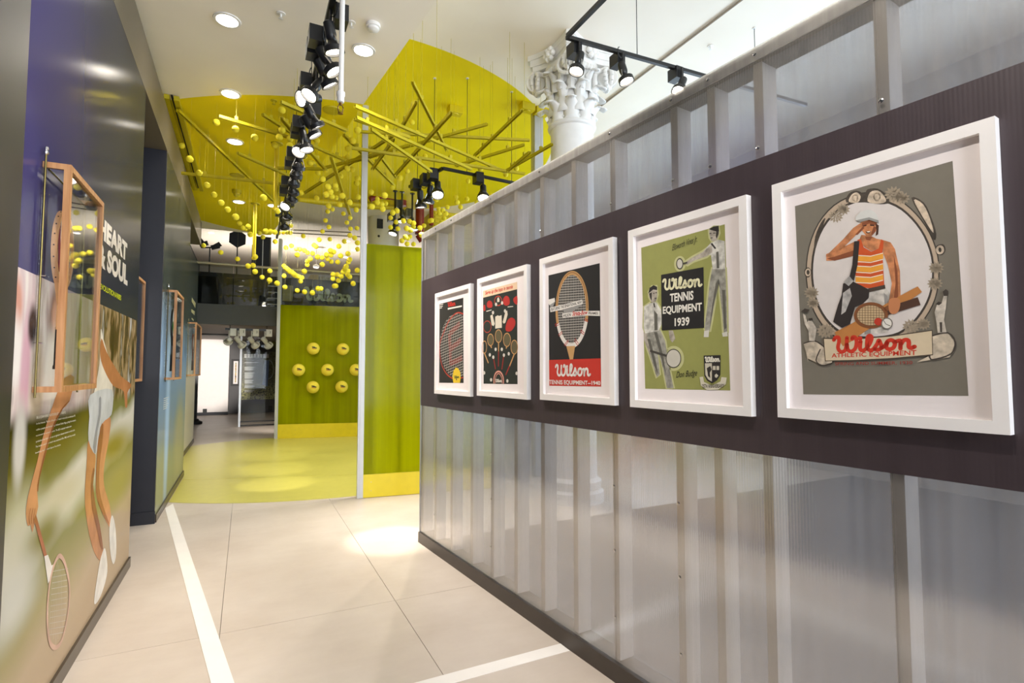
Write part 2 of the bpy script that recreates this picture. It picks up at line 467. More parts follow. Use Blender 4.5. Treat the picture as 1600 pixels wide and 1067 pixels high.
# ------------------------------------------------------------------ left-hand exhibit walls
def blob(s, u, v, cu, cv, ru, rv, soft=0.6):
    a = s.math('DIVIDE', s.math('SUBTRACT', u, cu), ru); b = s.math('DIVIDE', s.math('SUBTRACT', v, cv), rv)
    d = s.math('SQRT', s.math('ADD', s.math('MULTIPLY', a, a), s.math('MULTIPLY', b, b)))
    return s.math('SUBTRACT', 1.0, s.smooth(d, 1 - soft, 1 + soft))
def gloss_print(s, col):
    n = s.noise(s.vec(0.0, s.math('MULTIPLY', s.y, 45), s.math('MULTIPLY', s.z, 1.2)), 1.0, 2)
    nr = s.bump(n, 0.10, 0.002)
    df = s.n('BsdfDiffuse'); s.put(df.inputs[0], col); gl = s.n('BsdfGlossy'); gl.inputs['Roughness'].default_value = .15; s.link(nr, gl.inputs['Normal'])
    mx = s.n('MixShader'); s.link(s.math('MULTIPLY', s.schlick(.06), .45), mx.inputs[0]); s.link(df.outputs[0], mx.inputs[1]); s.link(gl.outputs[0], mx.inputs[2])
    s.link(mx.outputs[0], s.out.inputs[0]); return s.m
def mural_one():
    s = NT('mural_court_print'); x, s.y, s.z = s.pos(); y, z = s.y, s.z
    wob = s.math('SUBTRACT', s.noise(s.P, 1.7, 2), .5)
    # court: tan below, rising green, white blurred awning
    t = s.math('ADD', s.math('SUBTRACT', z, s.math('MULTIPLY', s.math('SUBTRACT', y, 2.56), .17)), s.math('MULTIPLY', wob, .18))
    col = s.ramp(s.math('DIVIDE', t, 1.6), [(0.0, lin((178, 156, 128))), (.12, lin((182, 162, 134))), (.24, lin((160, 150, 104))), (.36, lin((140, 138, 84))), (.43, lin((206, 204, 190))), (.51, lin((214, 212, 202))), (.57, lin((122, 122, 66))), (.66, lin((104, 98, 34))), (.74, lin((60, 56, 18))), (1.0, lin((48, 44, 16)))])
    for cu, cv, ru, rv, c in ((2.75, .86, .22, .16, (196, 194, 172)), (3.3, .92, .3, .07, (198, 192, 168)), (3.05, .78, .2, .08, (128, 124, 58)), (4.6, .72, .45, .12, (160, 152, 84)), (2.7, .62, .25, .12, (200, 200, 190)), (4.4, 1.0, .5, .1, (150, 140, 52))):
        col = s.mix(blob(s, y, z, cu, cv, ru, rv, .8), col, lin(c))
    # crowd band
    cz = s.smooth(s.math('ADD', z, s.math('MULTIPLY', wob, .04)), 1.27, 1.36)
    nv = s.noise(s.vec(0.0, s.math('MULTIPLY', y, 7), s.math('MULTIPLY', z, 2.6)), 1.0, 3, .5)
    crowd_far = s.ramp(nv, [(.30, lin((56, 46, 24))), (.42, lin((92, 74, 40))), (.50, lin((170, 146, 110))), (.58, lin((84, 70, 32))), (.70, lin((206, 204, 204)))])
    nw = s.noise(s.vec(3.0, s.math('MULTIPLY', y, 7), s.math('MULTIPLY', z, 1.5)), 1.0, 2, .5)
    crowd_near = s.ramp(nw, [(.30, lin((58, 42, 40))), (.42, lin((226, 214, 214))), (.55, lin((206, 186, 190))), (.66, lin((232, 226, 222))), (.75, lin((140, 110, 110)))])
    crowd = s.mix(s.smooth(y, 3.3, 4.0), crowd_near, crowd_far)
    for cu, cv, ru, rv, c in ((2.60, 1.74, .06, .11, (206, 150, 132)), (2.58, 1.56, .1, .14, (236, 232, 230)), (2.72, 1.5, .05, .2, (212, 170, 186)), (3.05, 1.72, .09, .13, (118, 82, 62)), (3.06, 1.74, .05, .08, (216, 170, 150)), (3.06, 1.50, .14, .17, (236, 230, 224)), (2.86, 1.45, .08, .2, (206, 190, 170)), (2.78, 1.68, .05, .08, (60, 44, 40))):
        crowd = s.mix(blob(s, y, z, cu, cv, ru, rv, .45), crowd, lin(c))
    col = s.mix(cz, col, crowd)
    for cu, cv, ru, rv, c in ((2.70, 1.22, .06, .16, (206, 204, 200)),):
        col = s.mix(blob(s, y, z, cu, cv, ru, rv, .5), col, lin(c))
    top = s.ramp(s.math('DIVIDE', s.math('SUBTRACT', y, 2.56), 2.5), [(0, lin((62, 58, 108))), (.2, lin((58, 56, 92))), (.45, lin((48, 50, 62))), (1, lin((46, 50, 54)))])
    col = s.mix(s.math('GREATER_THAN', z, 1.885), col, top)
    return gloss_print(s, col)
def mural_two():
    s = NT('mural_blue_print'); x, s.y, s.z = s.pos(); y, z = s.y, s.z
    wob = s.math('SUBTRACT', s.noise(s.P, 1.3, 2), .5)
    col = s.ramp(s.math('DIVIDE', s.math('ADD', z, s.math('MULTIPLY', wob, .5)), 4.0), [(0, lin((152, 148, 110))), (.12, lin((150, 152, 120))), (.25, lin((132, 150, 164))), (.42, lin((112, 142, 176))), (.52, lin((74, 92, 104))), (.56, lin((56, 62, 56))), (1, lin((70, 70, 60)))])
    col = s.mix(blob(s, y, z, 7.1, 1.0, .16, .9, .7), col, lin((170, 196, 226)))
    col = s.mix(blob(s, y, z, 8.4, .6, .5, .5, .6), col, lin((170, 166, 130)))
    return gloss_print(s, col)
def mural_three():
    s = NT('mural_cream_print'); x, s.y, s.z = s.pos(); y, z = s.y, s.z
    col = s.ramp(s.math('DIVIDE', z, 4.0), [(0, lin((206, 196, 172))), (.36, lin((210, 200, 178))), (.44, lin((150, 158, 168))), (.55, lin((60, 70, 66))), (1, lin((58, 62, 56)))])
    return gloss_print(s, col)
W1Y0, W1Y1, W2Y0, W2Y1 = 2.56, 5.06, 6.36, 9.04
wall1 = struct(MB().box((XL - .16, W1Y0, 0), (XL, W1Y1, 3.73)).build('wall_left', mural_one(), loc=(XL, 3.8, 0)), 'glossy printed mural wall with a tennis player and dark headline band')
struct(MB().box((XL - .5, -4, 0), (XL + .012, W1Y0 - .004, 3.73)).build('wall_left', mat('charcoal_laminate', (40, 40, 42), 0.4, var=0.05)))
struct(MB().box((-1.12, W1Y1 - .2, 0), (-.995, W2Y0 - .001, 3.73)).build('wall_left', black_paint))            # back of the recess
struct(MB().box((-1.12, W2Y0, 0), (XL - .001, W2Y0 + .03, 3.73)).build('trim_1', black_paint))                  # dark jamb
struct(MB().box((-1.10, W2Y0 - .015, 0), (XL + .006, W2Y0 - .0015, .12)).build('baseboard_left', black_paint))
wall2 = struct(MB().box((-.93, W2Y0 + .032, 0), (XL, W2Y1, 3.73)).build('wall_left', mural_two(), loc=(XL, 7.7, 0)), 'glossy blue printed exhibit wall beyond the dark jamb')
wall3 = struct(MB().box((-1.1, W2Y1 + .002, 0), (-.95, 13.1, 3.728)).build('wall_left', mural_three(), loc=(-.95, 11, 0)), 'cream printed exhibit wall set back at the far end')
hm = NT('header_laminate'); _x, hm.y, hm.z = hm.pos(); gloss_print(hm, lin((104, 96, 82)))
struct(MB().box((-1.12, -4, 3.732), (XL + .001, 10.97, 4.13)).build('trim_2', hm.m))
for a, b in ((W1Y0, W1Y1 + .004), (W2Y0 + .03, W2Y1 + .004)):
    struct(MB().box((XL + .0005, a, 0), (XL + .014, b, .075)).build('baseboard_left', mat('base_bronze', (74, 64, 54), 0.3, metal=.3, var=0.1)))
struct(MB().box((-.9495, W2Y1 + .01, 0), (-.936, 13.1, .075)).build('baseboard_left', MATS['base_bronze']))

# prints on mural one
LW = Pen((XL, 0, 0), (0, 1, 0), (0, 0, 1), (1, 0, 0))
def print_on(wall, pen, name, rgb, lift, draw, label=None, m=None):
    mb = MB(); draw(mb, lift); o = mb.build(name, m or gloss_ink(rgb), wall); tag(o, label); return o
def gloss_ink(rgb):
    n = 'gloss_ink_%d_%d_%d' % rgb
    if n in MATS: return MATS[n]
    s = NT(n); x, s.y, s.z = s.pos(); f = s.noise(s.P, 7, 3); c = lin(rgb)
    return gloss_print(s, s.ramp(f, [(.3, (*[v * .82 for v in c[:3]], 1)), (.7, (*[min(1, v * 1.14) for v in c[:3]], 1))]))
CM, C2, C3, C4 = (0, 600, .2813), (0, 560, .4755), (0, 430, .1967), (150, 340, .1217)
skin, skin2 = (206, 146, 104), (178, 120, 78)
def P(crop, pts, sm=4):
    return lambda mb, l: (LW.crop(*crop), LW.poly(mb, pts, l, True, sm))
print_on(wall1, LW, 'printed_shirt', (222, 216, 204), .0006, P(C3, [(790, 700), (800, 430), (818, 500), (852, 620), (880, 760), (892, 1060), (715, 1060), (740, 960)], 3))
print_on(wall1, LW, 'printed_arm', skin2, .0010, P(C3, [(805, 500), (850, 620), (960, 800), (1042, 868), (1012, 930), (1010, 1040), (992, 1040), (980, 920), (900, 880), (830, 760), (795, 640)], 3))
print_on(wall1, LW, 'printed_leg', skin, .0008, P(CM, [(555, 235), (612, 185), (605, 300), (580, 440), (577, 560), (610, 680), (618, 800), (602, 785), (560, 700), (532, 600), (537, 400)]))
print_on(wall1, LW, 'printed_leg', (190, 132, 88), .0010, P(CM, [(490, 315), (528, 390), (525, 480), (515, 560), (530, 680), (552, 780), (572, 920), (560, 980), (530, 950), (500, 860), (476, 720), (470, 600), (480, 440)]))
print_on(wall1, LW, 'printed_skirt', (198, 202, 206), .0014, P(CM, [(500, 60), (620, 30), (622, 150), (605, 185), (570, 215), (545, 300), (530, 392), (490, 312), (495, 180)], 3))
print_on(wall1, LW, 'printed_arm', skin, .0012, P(CM, [(352, -30), (412, -40), (385, 95), (345, 140), (290, 250), (250, 390), (215, 520), (205, 600), (210, 680), (192, 760), (178, 825), (168, 782), (152, 788), (142, 720), (150, 640), (175, 540), (205, 430), (235, 300), (280, 150)], 2))
print_on(wall1, LW, 'printed_shade', (150, 92, 58), .0020, P(CM, [(362, 110), (385, 92), (345, 140), (292, 250), (252, 390), (218, 520), (208, 600), (205, 560), (232, 430), (270, 290), (318, 170)], 2))
print_on(wall1, LW, 'printed_shade', (146, 92, 62), .0020, P(CM, [(515, 470), (524, 480), (515, 560), (530, 680), (552, 780), (571, 915), (556, 900), (536, 800), (510, 690), (503, 570)], 2))
print_on(wall1, LW, 'printed_shade', (160, 104, 66), .0020, P(CM, [(555, 240), (572, 226), (566, 330), (552, 440), (550, 580), (572, 680), (606, 780), (560, 700), (534, 600), (538, 400)], 2))
print_on(wall1, LW, 'printed_shade', (150, 152, 158), .0022, P(CM, [(548, 80), (560, 78), (556, 180), (540, 260), (528, 385), (516, 350), (530, 250), (545, 170)], 2))
for fx in (0, 1, 2): print_on(wall1, LW, 'printed_finger', (160, 100, 68), .0024, lambda mb, l, fx=fx: (LW.crop(*CM), LW.ribbon(mb, [(166 + fx * 13, 690), (158 + fx * 13, 740), (162 + fx * 11, 778)], .004, l, True, 3)))
print_on(wall1, LW, 'printed_shoe', (226, 222, 216), .0012, P(C2, [(345, 625), (352, 700), (334, 770), (314, 806), (309, 790), (322, 700), (332, 650)]))
print_on(wall1, LW, 'printed_shoe', (224, 220, 214), .0012, P(C2, [(368, 515), (379, 560), (381, 640), (372, 676), (362, 640), (359, 560)]))
print_on(wall1, LW, 'printed_racket_handle', (170, 104, 68), .0016, lambda mb, l: (LW.crop(*C2), LW.ribbon(mb, [(113, 520), (150, 655)], .028, l)))
print_on(wall1, LW, 'printed_racket_throat', (230, 224, 216), .0017, lambda mb, l: (LW.crop(*C2), LW.poly(mb, [(144, 650), (156, 645), (168, 680), (176, 676), (168, 720), (156, 740)], l)))
RK = [(198, 650), (214, 680), (226, 740), (226, 800), (216, 870), (200, 930), (180, 950), (162, 930), (154, 860), (158, 770), (170, 700), (184, 660)]
print_on(wall1, LW, 'printed_racket_hoop', (206, 170, 150), .0018, lambda mb, l: (LW.crop(*C2), LW.ribbon(mb, RK, .022, l, True, 6, True)))
def strings(mb, l):
    LW.crop(*C2)
    for k in range(1, 9): LW.ribbon(mb, [(198 - k * 2 + (k - 5) * 6, 665 + abs(k - 5) * 14), (182 + (k - 5) * 7, 940 - abs(k - 5) * 18)], .0022, l)
    for k in range(12): LW.ribbon(mb, [(172 - k * 1.2, 700 + k * 19), (222 - k * .8, 690 + k * 19)], .0022, l)
print_on(wall1, LW, 'printed_racket_strings', (206, 196, 180), .0015, strings)
# headline
def wq(y0, y1, z0, z1): return [(y0, z1), (y1, z1), (y1, z0), (y0, z0)]
LW.crop(*C4); T = LW.uv((400, 340)); TB = LW.uv((365, 540)); E0 = LW.uv((135, 60)); S0 = LW.uv((150, 440)); SB = LW.uv((400, 880)); ST = LW.uv((390, 610)); V0 = LW.uv((75, 850)); V1 = LW.uv((322, 1000)); V1b = LW.uv((318, 1065))
yl = T[0] - (T[0] - E0[0]) / .78
print_on(wall1, LW, 'headline', (214, 206, 194), .0012, lambda mb, l: (LW.text(mb, 'HEART', wq(yl, T[0], TB[1], LW.uv((395, 330))[1]), l, .055, px=False), LW.text(mb, '& SOUL', wq(yl, SB[0], SB[1], ST[1]), l, .055, px=False)), 'pale block capital headline')
LW.crop(*C4)
print_on(wall1, LW, 'subheading', (190, 200, 40), .0012, lambda mb, l: LW.text(mb, 'REVOLUTIONARIES', wq(V0[0] - (V1[0] - V0[0]) * .17, V1[0], V1b[1], V1[1]), l, .03, px=False), 'small yellow capital subheading')
CT = (50, 635, .075)
def para(mb, l):
    LW.crop(*CT)
    rows = [('BILLIE JEAN KING FIGHTS FOR EQUAL RIGHTS', (85, 205), (692, 95), 68), ('In the historic "Battle of the Sexes" match viewed by an estimated 90', (80, 340), (892, 170), 52), ('million people worldwide, King defeated Bobby Riggs, giving the women\'s', (80, 465), (905, 262), 52), ('movement for women\'s sports. The BJK autograph racket seen', (72, 590), (812, 388), 50),
            ('symbolized that fight in its use on signature relevant women\'s on both sides', (70, 715), (882, 468), 50), ('The racket used in the match was auctioned off in 1983, with the proceeds', (62, 825), (892, 562), 50), ('benefiting the Women\'s Sports Foundation.', (58, 950), (590, 775), 46)]
    for t, a, b, h in rows: LW.text(mb, t, [a, b, (b[0] - 3, b[1] + h), (a[0] - 3, a[1] + h)], l, .01)
print_on(wall1, LW, 'caption_text', (226, 220, 206), .0020, para, 'small white caption lines')
# far wall caption blocks and headline
W3 = Pen((-.95, 0, 0), (0, 1, 0), (0, 0, 1), (1, 0, 0)); W3.crop(290, 440, .15)
def far_head(mb, l):
    for q in ([(66, 165), (104, 225), (100, 275), (62, 205)], [(60, 285), (96, 310), (92, 350), (58, 315)], [(64, 375), (84, 395), (82, 412), (62, 390)]): W3.poly(mb, q, l)
mbh = MB(); far_head(mbh, .001); mbh.build('headline', gloss_ink((206, 198, 150)), wall3)
def w2cap(mb, l):
    for k in range(6): LW.ribbon(mb, [(6.74, 1.20 - k * .022), (7.14 - (k % 3) * .05, 1.20 - k * .022)], .007, l, False)
print_on(wall2, LW, 'caption_text', (214, 214, 206), .001, w2cap)

# ================================================================== right-hand polycarbonate partition
RB = Vector((1.400, 4.648, 0)); RD = Vector((-0.0963, 0.99535, 0)); RN = Vector((-0.99535, -0.0963, 0)); UP = Vector((0, 0, 1))
RW = Pen(RB, -RD, UP, RN)           # u runs towards the viewer
ZT = 2.725
def poly_mat(name, tint, body, body_w, refl=1.0, rough=0.2, direction=(0.0963, -0.99535), ribs=28.0, f0=.04):
    s = NT(name); x, y, z = s.pos()
    u = s.math('ADD', s.math('MULTIPLY', x, direction[0]), s.math('MULTIPLY', y, direction[1]))
    rib = s.math('SINE', s.math('MULTIPLY', u, 2 * math.pi * 90))
    streak = s.noise(s.vec(s.math('MULTIPLY', u, ribs), 0.0, s.math('MULTIPLY', z, .25)), 1.0, 3, .6)
    h = s.math('ADD', s.math('MULTIPLY', rib, .5), s.math('MULTIPLY', streak, 2.0))
    nrm = s.bump(h, .045, .003)
    tr = s.n('BsdfTransparent'); tr.inputs[0].default_value = tint
    tl = s.n('BsdfTranslucent'); tl.inputs[0].default_value = body; s.link(nrm, tl.inputs['Normal'])
    df = s.n('BsdfDiffuse'); df.inputs[0].default_value = body
    m1 = s.n('MixShader'); m1.inputs[0].default_value = .35; s.link(tl.outputs[0], m1.inputs[1]); s.link(df.outputs[0], m1.inputs[2])
    m2 = s.n('MixShader'); s.link(s.math('ADD', body_w, s.math('MULTIPLY', s.math('SUBTRACT', streak, .5), .35), clamp=True), m2.inputs[0])
    s.link(tr.outputs[0], m2.inputs[1]); s.link(m1.outputs[0], m2.inputs[2])
    gl = s.n('BsdfGlossy'); gl.inputs['Roughness'].default_value = rough; s.link(nrm, gl.inputs['Normal'])
    m3 = s.n('MixShader'); s.link(s.math('MULTIPLY', s.schlick(f0), refl, clamp=True), m3.inputs[0])
    s.link(m2.outputs[0], m3.inputs[1]); s.link(gl.outputs[0], m3.inputs[2]); s.link(m3.outputs[0], s.out.inputs[0]); return s.m
clear_poly = poly_mat('clear_polycarbonate', (.97, .97, .97, 1), lin((226, 212, 198)), .12, 1.0, .13, f0=.31)
back_poly = poly_mat('clear_polycarbonate_rear', (.90, .91, .95, 1), lin((214, 214, 218)), .14, 1.0, .25)
rw = struct(thing('wall_right', RB - RD * 3, 'long ribbed clear polycarbonate partition carrying framed posters', None))
def rbox(mb, u0, u1, z0, z1, f, bk):
    """box on the partition: u range, height range, front and back offsets towards the corridor"""
    return mb.obox(RB - RD * ((u0 + u1) / 2) + RN * ((f + bk) / 2) + UP * ((z0 + z1) / 2), -RD, RN, UP, (u1 - u0) / 2, abs(f - bk) / 2, (z1 - z0) / 2)
cuts = [0.0, 1.254, 2.477, 3.70, 4.92, 6.15, 7.4]
for a, b in zip(cuts, cuts[1:]):
    rbox(MB(), a + .001, b - .001, .09, ZT, 0, -.012).build('sheet', clear_poly, rw)
    rbox(MB(), a + .001, b - .001, .09, ZT, -.105, -.113).build('sheet', back_poly, rw)
for u in (.03, .3, .61, .95, 1.254, 1.555, 1.853, 2.16, 2.478, 2.88, 3.076, 3.29, 3.71, 4.15, 4.55, 4.92, 5.4, 5.8, 6.2, 6.7, 7.2):
    rbox(MB(), u - .019, u + .019, .1, ZT - .05, -.013, -.10).build('stud', stud_metal, rw)
rbox(MB(), 0, 7.4, ZT - .055, ZT - .002, -.013, -.104).build('top_plate', mat('plate_metal', (120, 112, 106), .5, metal=.3), rw)
cap = MB()
rbox(cap, -.004, 7.4, ZT, ZT + .006, .006, -.119); rbox(cap, -.004, 7.4, ZT - .045, ZT, .006, .0005)
clear_cap = poly_mat('clear_edge_cap', (.95, .95, .95, 1), lin((236, 232, 226)), .45, 1.4, .12)
cap.build('edge_cap', clear_cap, rw)
rbox(MB(), -.012, -.0005, .09, ZT, .004, -.117).build('end_cap', alu, rw)
for u in (.3, .61, 1.254, 1.853, 2.478, 2.88, 3.076, 3.29, 3.71):
    for z in (ZT - .02, 2.34, .93, .62, .3):
        if (z in (.62, .3, .93)) and u not in (1.254, 2.477, 2.478, 2.88, .3): continue
        c = RB - RD * u + UP * z + RN * .0062 if z > 2.6 else RB - RD * u + UP * z + RN * .0002
        MB().lathe(c, [(.008, 0), (.008, .0015), (.004, .003)], 8, RN).build('screw', chrome, rw)
bl = rbox(MB(), -.012, 7.4, 0, .09, .012, -.125).build('baseboard_right', dark_base); struct(bl)
# floor cover added behind the partition to darken what shows through the lower sheets
cq = [RB + RN * -.14 - RD * .05, RB + RN * -.14 - RD * 7.3, Vector((7.75, -2.6, 0)), Vector((7.75, 4.8, 0))]
cp_ = MB().prism([(p.x, p.y) for p in cq], .0005, .008).build('carpet', mat('added_brown_carpet', (74, 58, 50), .95, var=.15, scale=60)); tag(cp_, 'dark brown carpet dimly seen through the lower ribbed partition', 'carpet')
# dark vinyl band
def band_mat():
    s = NT('aubergine_vinyl'); x, y, z = s.pos()
    u = s.math('ADD', s.math('MULTIPLY', x, .0963), s.math('MULTIPLY', y, -.99535))
    rib = s.math('SINE', s.math('MULTIPLY', u, 2 * math.pi * 90))
    s.principled(s.ramp(s.noise(s.vec(s.math('MULTIPLY', u, 20), 0.0, 0.0), 1, 2), [(.3, lin((60, 50, 54))), (.7, lin((66, 56, 60)))]), .42, .45, s.bump(rib, .04, .002)); return s.m
rbox(MB(), .001, 7.4, 1.19, 2.298, .0022, .0004).build('vinyl_band', band_mat(), rw)

# ------------------------------------------------------------------ framed posters
FRAMES = [[(680, 458.6), (734.7, 443), (734.7, 619.3), (678, 615)], [(744.4, 436), (822.7, 413.4), (823.7, 623.6), (746, 618.8)], [(841.8, 405), (956.4, 370.5), (961, 633), (844.4, 625)], [(979.4, 361.8), (1164, 303.9), (1176, 648.8), (986, 637.7)], [(1203, 292), (1548, 180), (1585, 675), (1218, 656)]]
FOFF = .032
LBL = ['leftmost framed poster with a cropped racket head and yellow ball', 'framed poster of small tennis gear on black under a cream strip', 'framed poster with one upright racket above a red base', 'framed olive green poster showing two tennis players and black square', 'largest-looking framed poster nearest the camera, athlete saluting inside an oval']
def tone(rgb):
    n = 'tone_%d_%d_%d' % rgb
    return MATS.get(n) or mat(n, rgb, .7, var=.38, scale=42)
TONED = ('figure_leg', 'figure_shirt', 'figure_skin', 'skin', 'trouser', 'golf_bag_light', 'scrollwork', 'scroll_end', 'small_figure', 'ornament')
def poster(idx, crop, sheet, sheet_rgb, layers):
    RW.off = FOFF; RW.crop(0, 0, 1); q = [RW.uv(p) for p in FRAMES[idx]]
    u0 = (q[0][0] + q[3][0]) / 2; u1 = (q[1][0] + q[2][0]) / 2; z0 = (q[2][1] + q[3][1]) / 2; z1 = (q[0][1] + q[1][1]) / 2
    t = thing('framed_poster', RB - RD * ((u0 + u1) / 2) + UP * z0 + RN * .003, LBL[idx], 'poster', 'white framed posters on the partition')
    bw = .034
    def bar(a, b, c, d):   # four plan corners (u,z): outer, outer, inner, inner
        mb = MB(); P8 = []
        for off in (.0028, FOFF):
            for p in (a, b, c, d): P8.append(RB - RD * p[0] + UP * p[1] + RN * off)
        mb.hexa(P8).build('frame_bar', frame_white, t)
    oc = [(u0, z1), (u1, z1), (u1, z0), (u0, z0)]; ic = [(u0 + bw, z1 - bw), (u1 - bw, z1 - bw), (u1 - bw, z0 + bw), (u0 + bw, z0 + bw)]
    for i in range(4):
        j = (i + 1) % 4
        e = .0006
        bar(oc[i], oc[j], ic[j], ic[i])
    rbox(MB(), u0 + bw, u1 - bw, z0 + bw, z1 - bw, .0145, .004).build('mat_board', mat_white, t)
    RW.off = .0150; RW.crop(*crop)
    pr = RW.poly(MB(), sheet, 0.0).build('print', ink(sheet_rgb), t)
    for n, (name, rgb, fn) in enumerate(layers):
        if isinstance(fn, Multi) and name not in JOINED:
            nm = name[:-1] if name.endswith('s') and not name.endswith('ss') else name
            for g in fn: mb = MB(); g(mb, .00009 * (n + 1)); mb.build(nm, tone(rgb) if nm in TONED else ink(rgb), pr)
        else:
            mb = MB(); fn(mb, .00009 * (n + 1)); o = mb.build(name, ink(rgb), pr)
            if name in JOINED: o['kind'] = 'stuff'
    return t
pl = lambda pts, sm=0: (lambda mb, l: RW.poly(mb, pts, l, True, sm))
class Multi(list):
    def __call__(s, mb, l):
        for g in s: g(mb, l)
def polys(*ps, sm=0): return Multi([(lambda mb, l, p=p: RW.poly(mb, p, l, True, sm)) for p in ps])
def halo(pts, wd): return lambda mb, l: RW.ribbon(mb, pts, wd, l, True, 0, True)
def many(*fs):
    out = Multi()
    for g in fs: out += g if isinstance(g, Multi) else [g]
    return out
JOINED = ('lettering', 'signature', 'racket_strings', 'leaf_sprigs')   # print too fine to pick apart
rib = lambda pts, wd, sm=0, w1=None: (lambda mb, l: RW.ribbon(mb, pts, wd, l, True, sm, False, w1))
ring = lambda c, rx, ry, wd: (lambda mb, l: RW.ring(mb, c, rx, ry, wd, l))
dsc = lambda c, rx, ry: (lambda mb, l: RW.disc(mb, c, rx, ry, l))
txt = lambda s_, q, bold=.02, shear=0: (lambda mb, l: RW.text(mb, s_, q, l, bold, shear))
scr = lambda q, wd=.17: (lambda mb, l: RW.script(mb, q, l, wd))
K = (26, 24, 22)

# poster 1 -- cropped racket head
CP = (670, 400, .2156)
def inside1(x, y): return ((x - 205) / 126.) ** 2 + ((y - 650) / 236.) ** 2 < 1 and 79 < x < 250
def lines1(mb, l):
    for k in range(26):          # mains
        x = 92 + k * 13; seg = [(x + (y - 650) * .06, y) for y in range(405, 900, 6) if inside1(x + (y - 650) * .06, y)]
        if len(seg) > 1: RW.ribbon(mb, [seg[0], seg[-1]], .0024, l)
    for k in range(30):
        y0 = 470 + k * 20; seg = [(x, y0 - (x - 80) * .42) for x in range(80, 250, 4) if inside1(x, y0 - (x - 80) * .42)]
        if len(seg) > 1: RW.ribbon(mb, [seg[0], seg[-1]], .0030, l)
arc1 = [(249, 420), (215, 410), (180, 428), (140, 480), (105, 562), (84, 620), (79, 680), (92, 780), (125, 848), (165, 883), (200, 890), (249, 880)]
poster(0, CP, [(77, 348), (250, 302), (252, 920), (75, 918)], (34, 32, 26), [
    ('stencil', (108, 34, 24), many(rib([(150, 560), (158, 790)], .05), rib([(150, 565), (225, 490)], .045), rib([(154, 680), (235, 605)], .045), rib([(158, 780), (242, 735)], .045))),
    ('racket_strings', (206, 200, 190), lines1), ('racket_hoop', (176, 56, 36), rib(arc1, .010, 5)),
    ('ball', (224, 190, 40), polys([(178, 919), (172, 880), (178, 835), (195, 808), (212, 812), (228, 840), (231, 880), (226, 919)], sm=0)),
    ('lettering', (200, 44, 30), scr([(138, 338), (193, 326), (193, 357), (138, 367)], .2)),
    ('lettering', (226, 220, 210), polys([(138, 377), (240, 357), (240, 368), (138, 389)], [(80, 353), (104, 347), (104, 351), (80, 357)], [(80, 366), (102, 361), (102, 365), (80, 370)], [(80, 377), (96, 373), (96, 376), (80, 381)])),
    ('lettering', (40, 70, 40), many(scr([(184, 868), (220, 866), (220, 884), (184, 886)], .2), txt('1', [(198, 888), (204, 888), (204, 900), (198, 900)])))])

# poster 2 -- gear on black
def racket2(c, rx, ry, p, wd=.006): return many(ring(c, rx, ry, wd), rib([(c[0], c[1] + ry), p], .011))
poster(1, CP, [(393, 253), (640, 187), (643, 928), (397, 925)], (30, 36, 30), [
    ('strip', (226, 196, 164), pl([(393, 253), (640, 187), (641, 240), (394, 302)])),
    ('lettering', (190, 44, 30), txt('Serve up the tops in tennis', [(408, 254), (610, 206), (610, 242), (408, 290)], .03, .25)),
    ('red_bags', (176, 40, 34), polys([(424, 335), (440, 322), (458, 335), (460, 368), (440, 376), (422, 366)], [(540, 310), (560, 288), (582, 302), (586, 345), (562, 360), (540, 345)], [(612, 312), (626, 296), (641, 292), (641, 350), (620, 340)], [(397, 360), (408, 356), (410, 392), (398, 396)], [(556, 520), (572, 465), (600, 446), (624, 462), (626, 500), (600, 540), (566, 546)], sm=3)),
    ('racket_covers', (170, 60, 44), many(ring((503, 325), 26, 34, .008), ring((424, 512), 28, 42, .006))),
    ('clothing', (214, 204, 186), polys([(482, 440), (498, 430), (512, 434), (528, 428), (530, 520), (482, 526)], [(446, 432), (462, 424), (478, 492), (470, 508), (456, 500)], [(568, 394), (556, 402), (536, 478), (544, 490), (556, 482), (572, 424)], [(496, 310), (504, 296), (512, 310), (512, 332), (496, 334)])),
    ('rackets', (198, 150, 96), many(racket2((448, 607), 22, 42, (456, 665)), racket2((506, 580), 24, 46, (506, 700)), racket2((567, 607), 26, 48, (560, 670)), racket2((404, 660), 16, 44, (432, 775)), racket2((620, 660), 24, 50, (585, 800)))),
    ('racket_faces', (92, 84, 58), many(dsc((448, 607), 20, 39), dsc((506, 580), 22, 43), dsc((567, 607), 24, 45), dsc((620, 660), 22, 47))),
    ('grips', (140, 34, 28), many(rib([(506, 690), (505, 800)], .011), rib([(470, 740), (484, 820)], .011), rib([(544, 715), (530, 822)], .011), rib([(586, 795), (558, 862)], .012))),
    ('balls', (206, 200, 190), many(*[dsc(c, 8, 13) for c in ((485, 676), (530, 676), (443, 716), (580, 708), (452, 897), (570, 905), (637, 850), (402, 846), (488, 350), (532, 340), (468, 733), (545, 718), (466, 410), (553, 398))])),
    ('arch', (214, 150, 132), many(rib([(472, 924), (474, 880), (486, 848), (506, 836), (526, 848), (540, 880), (542, 925)], .012, 5), rib([(482, 924), (484, 886), (494, 860), (506, 852), (518, 860), (530, 886), (532, 925)], .006, 5))),
    ('lettering', (220, 212, 200), many(scr([(484, 892), (530, 892), (530, 914), (484, 914)], .2), *polys([(418, 398), (455, 388), (455, 394), (418, 404)], [(572, 366), (612, 362), (612, 368), (572, 372)])))])

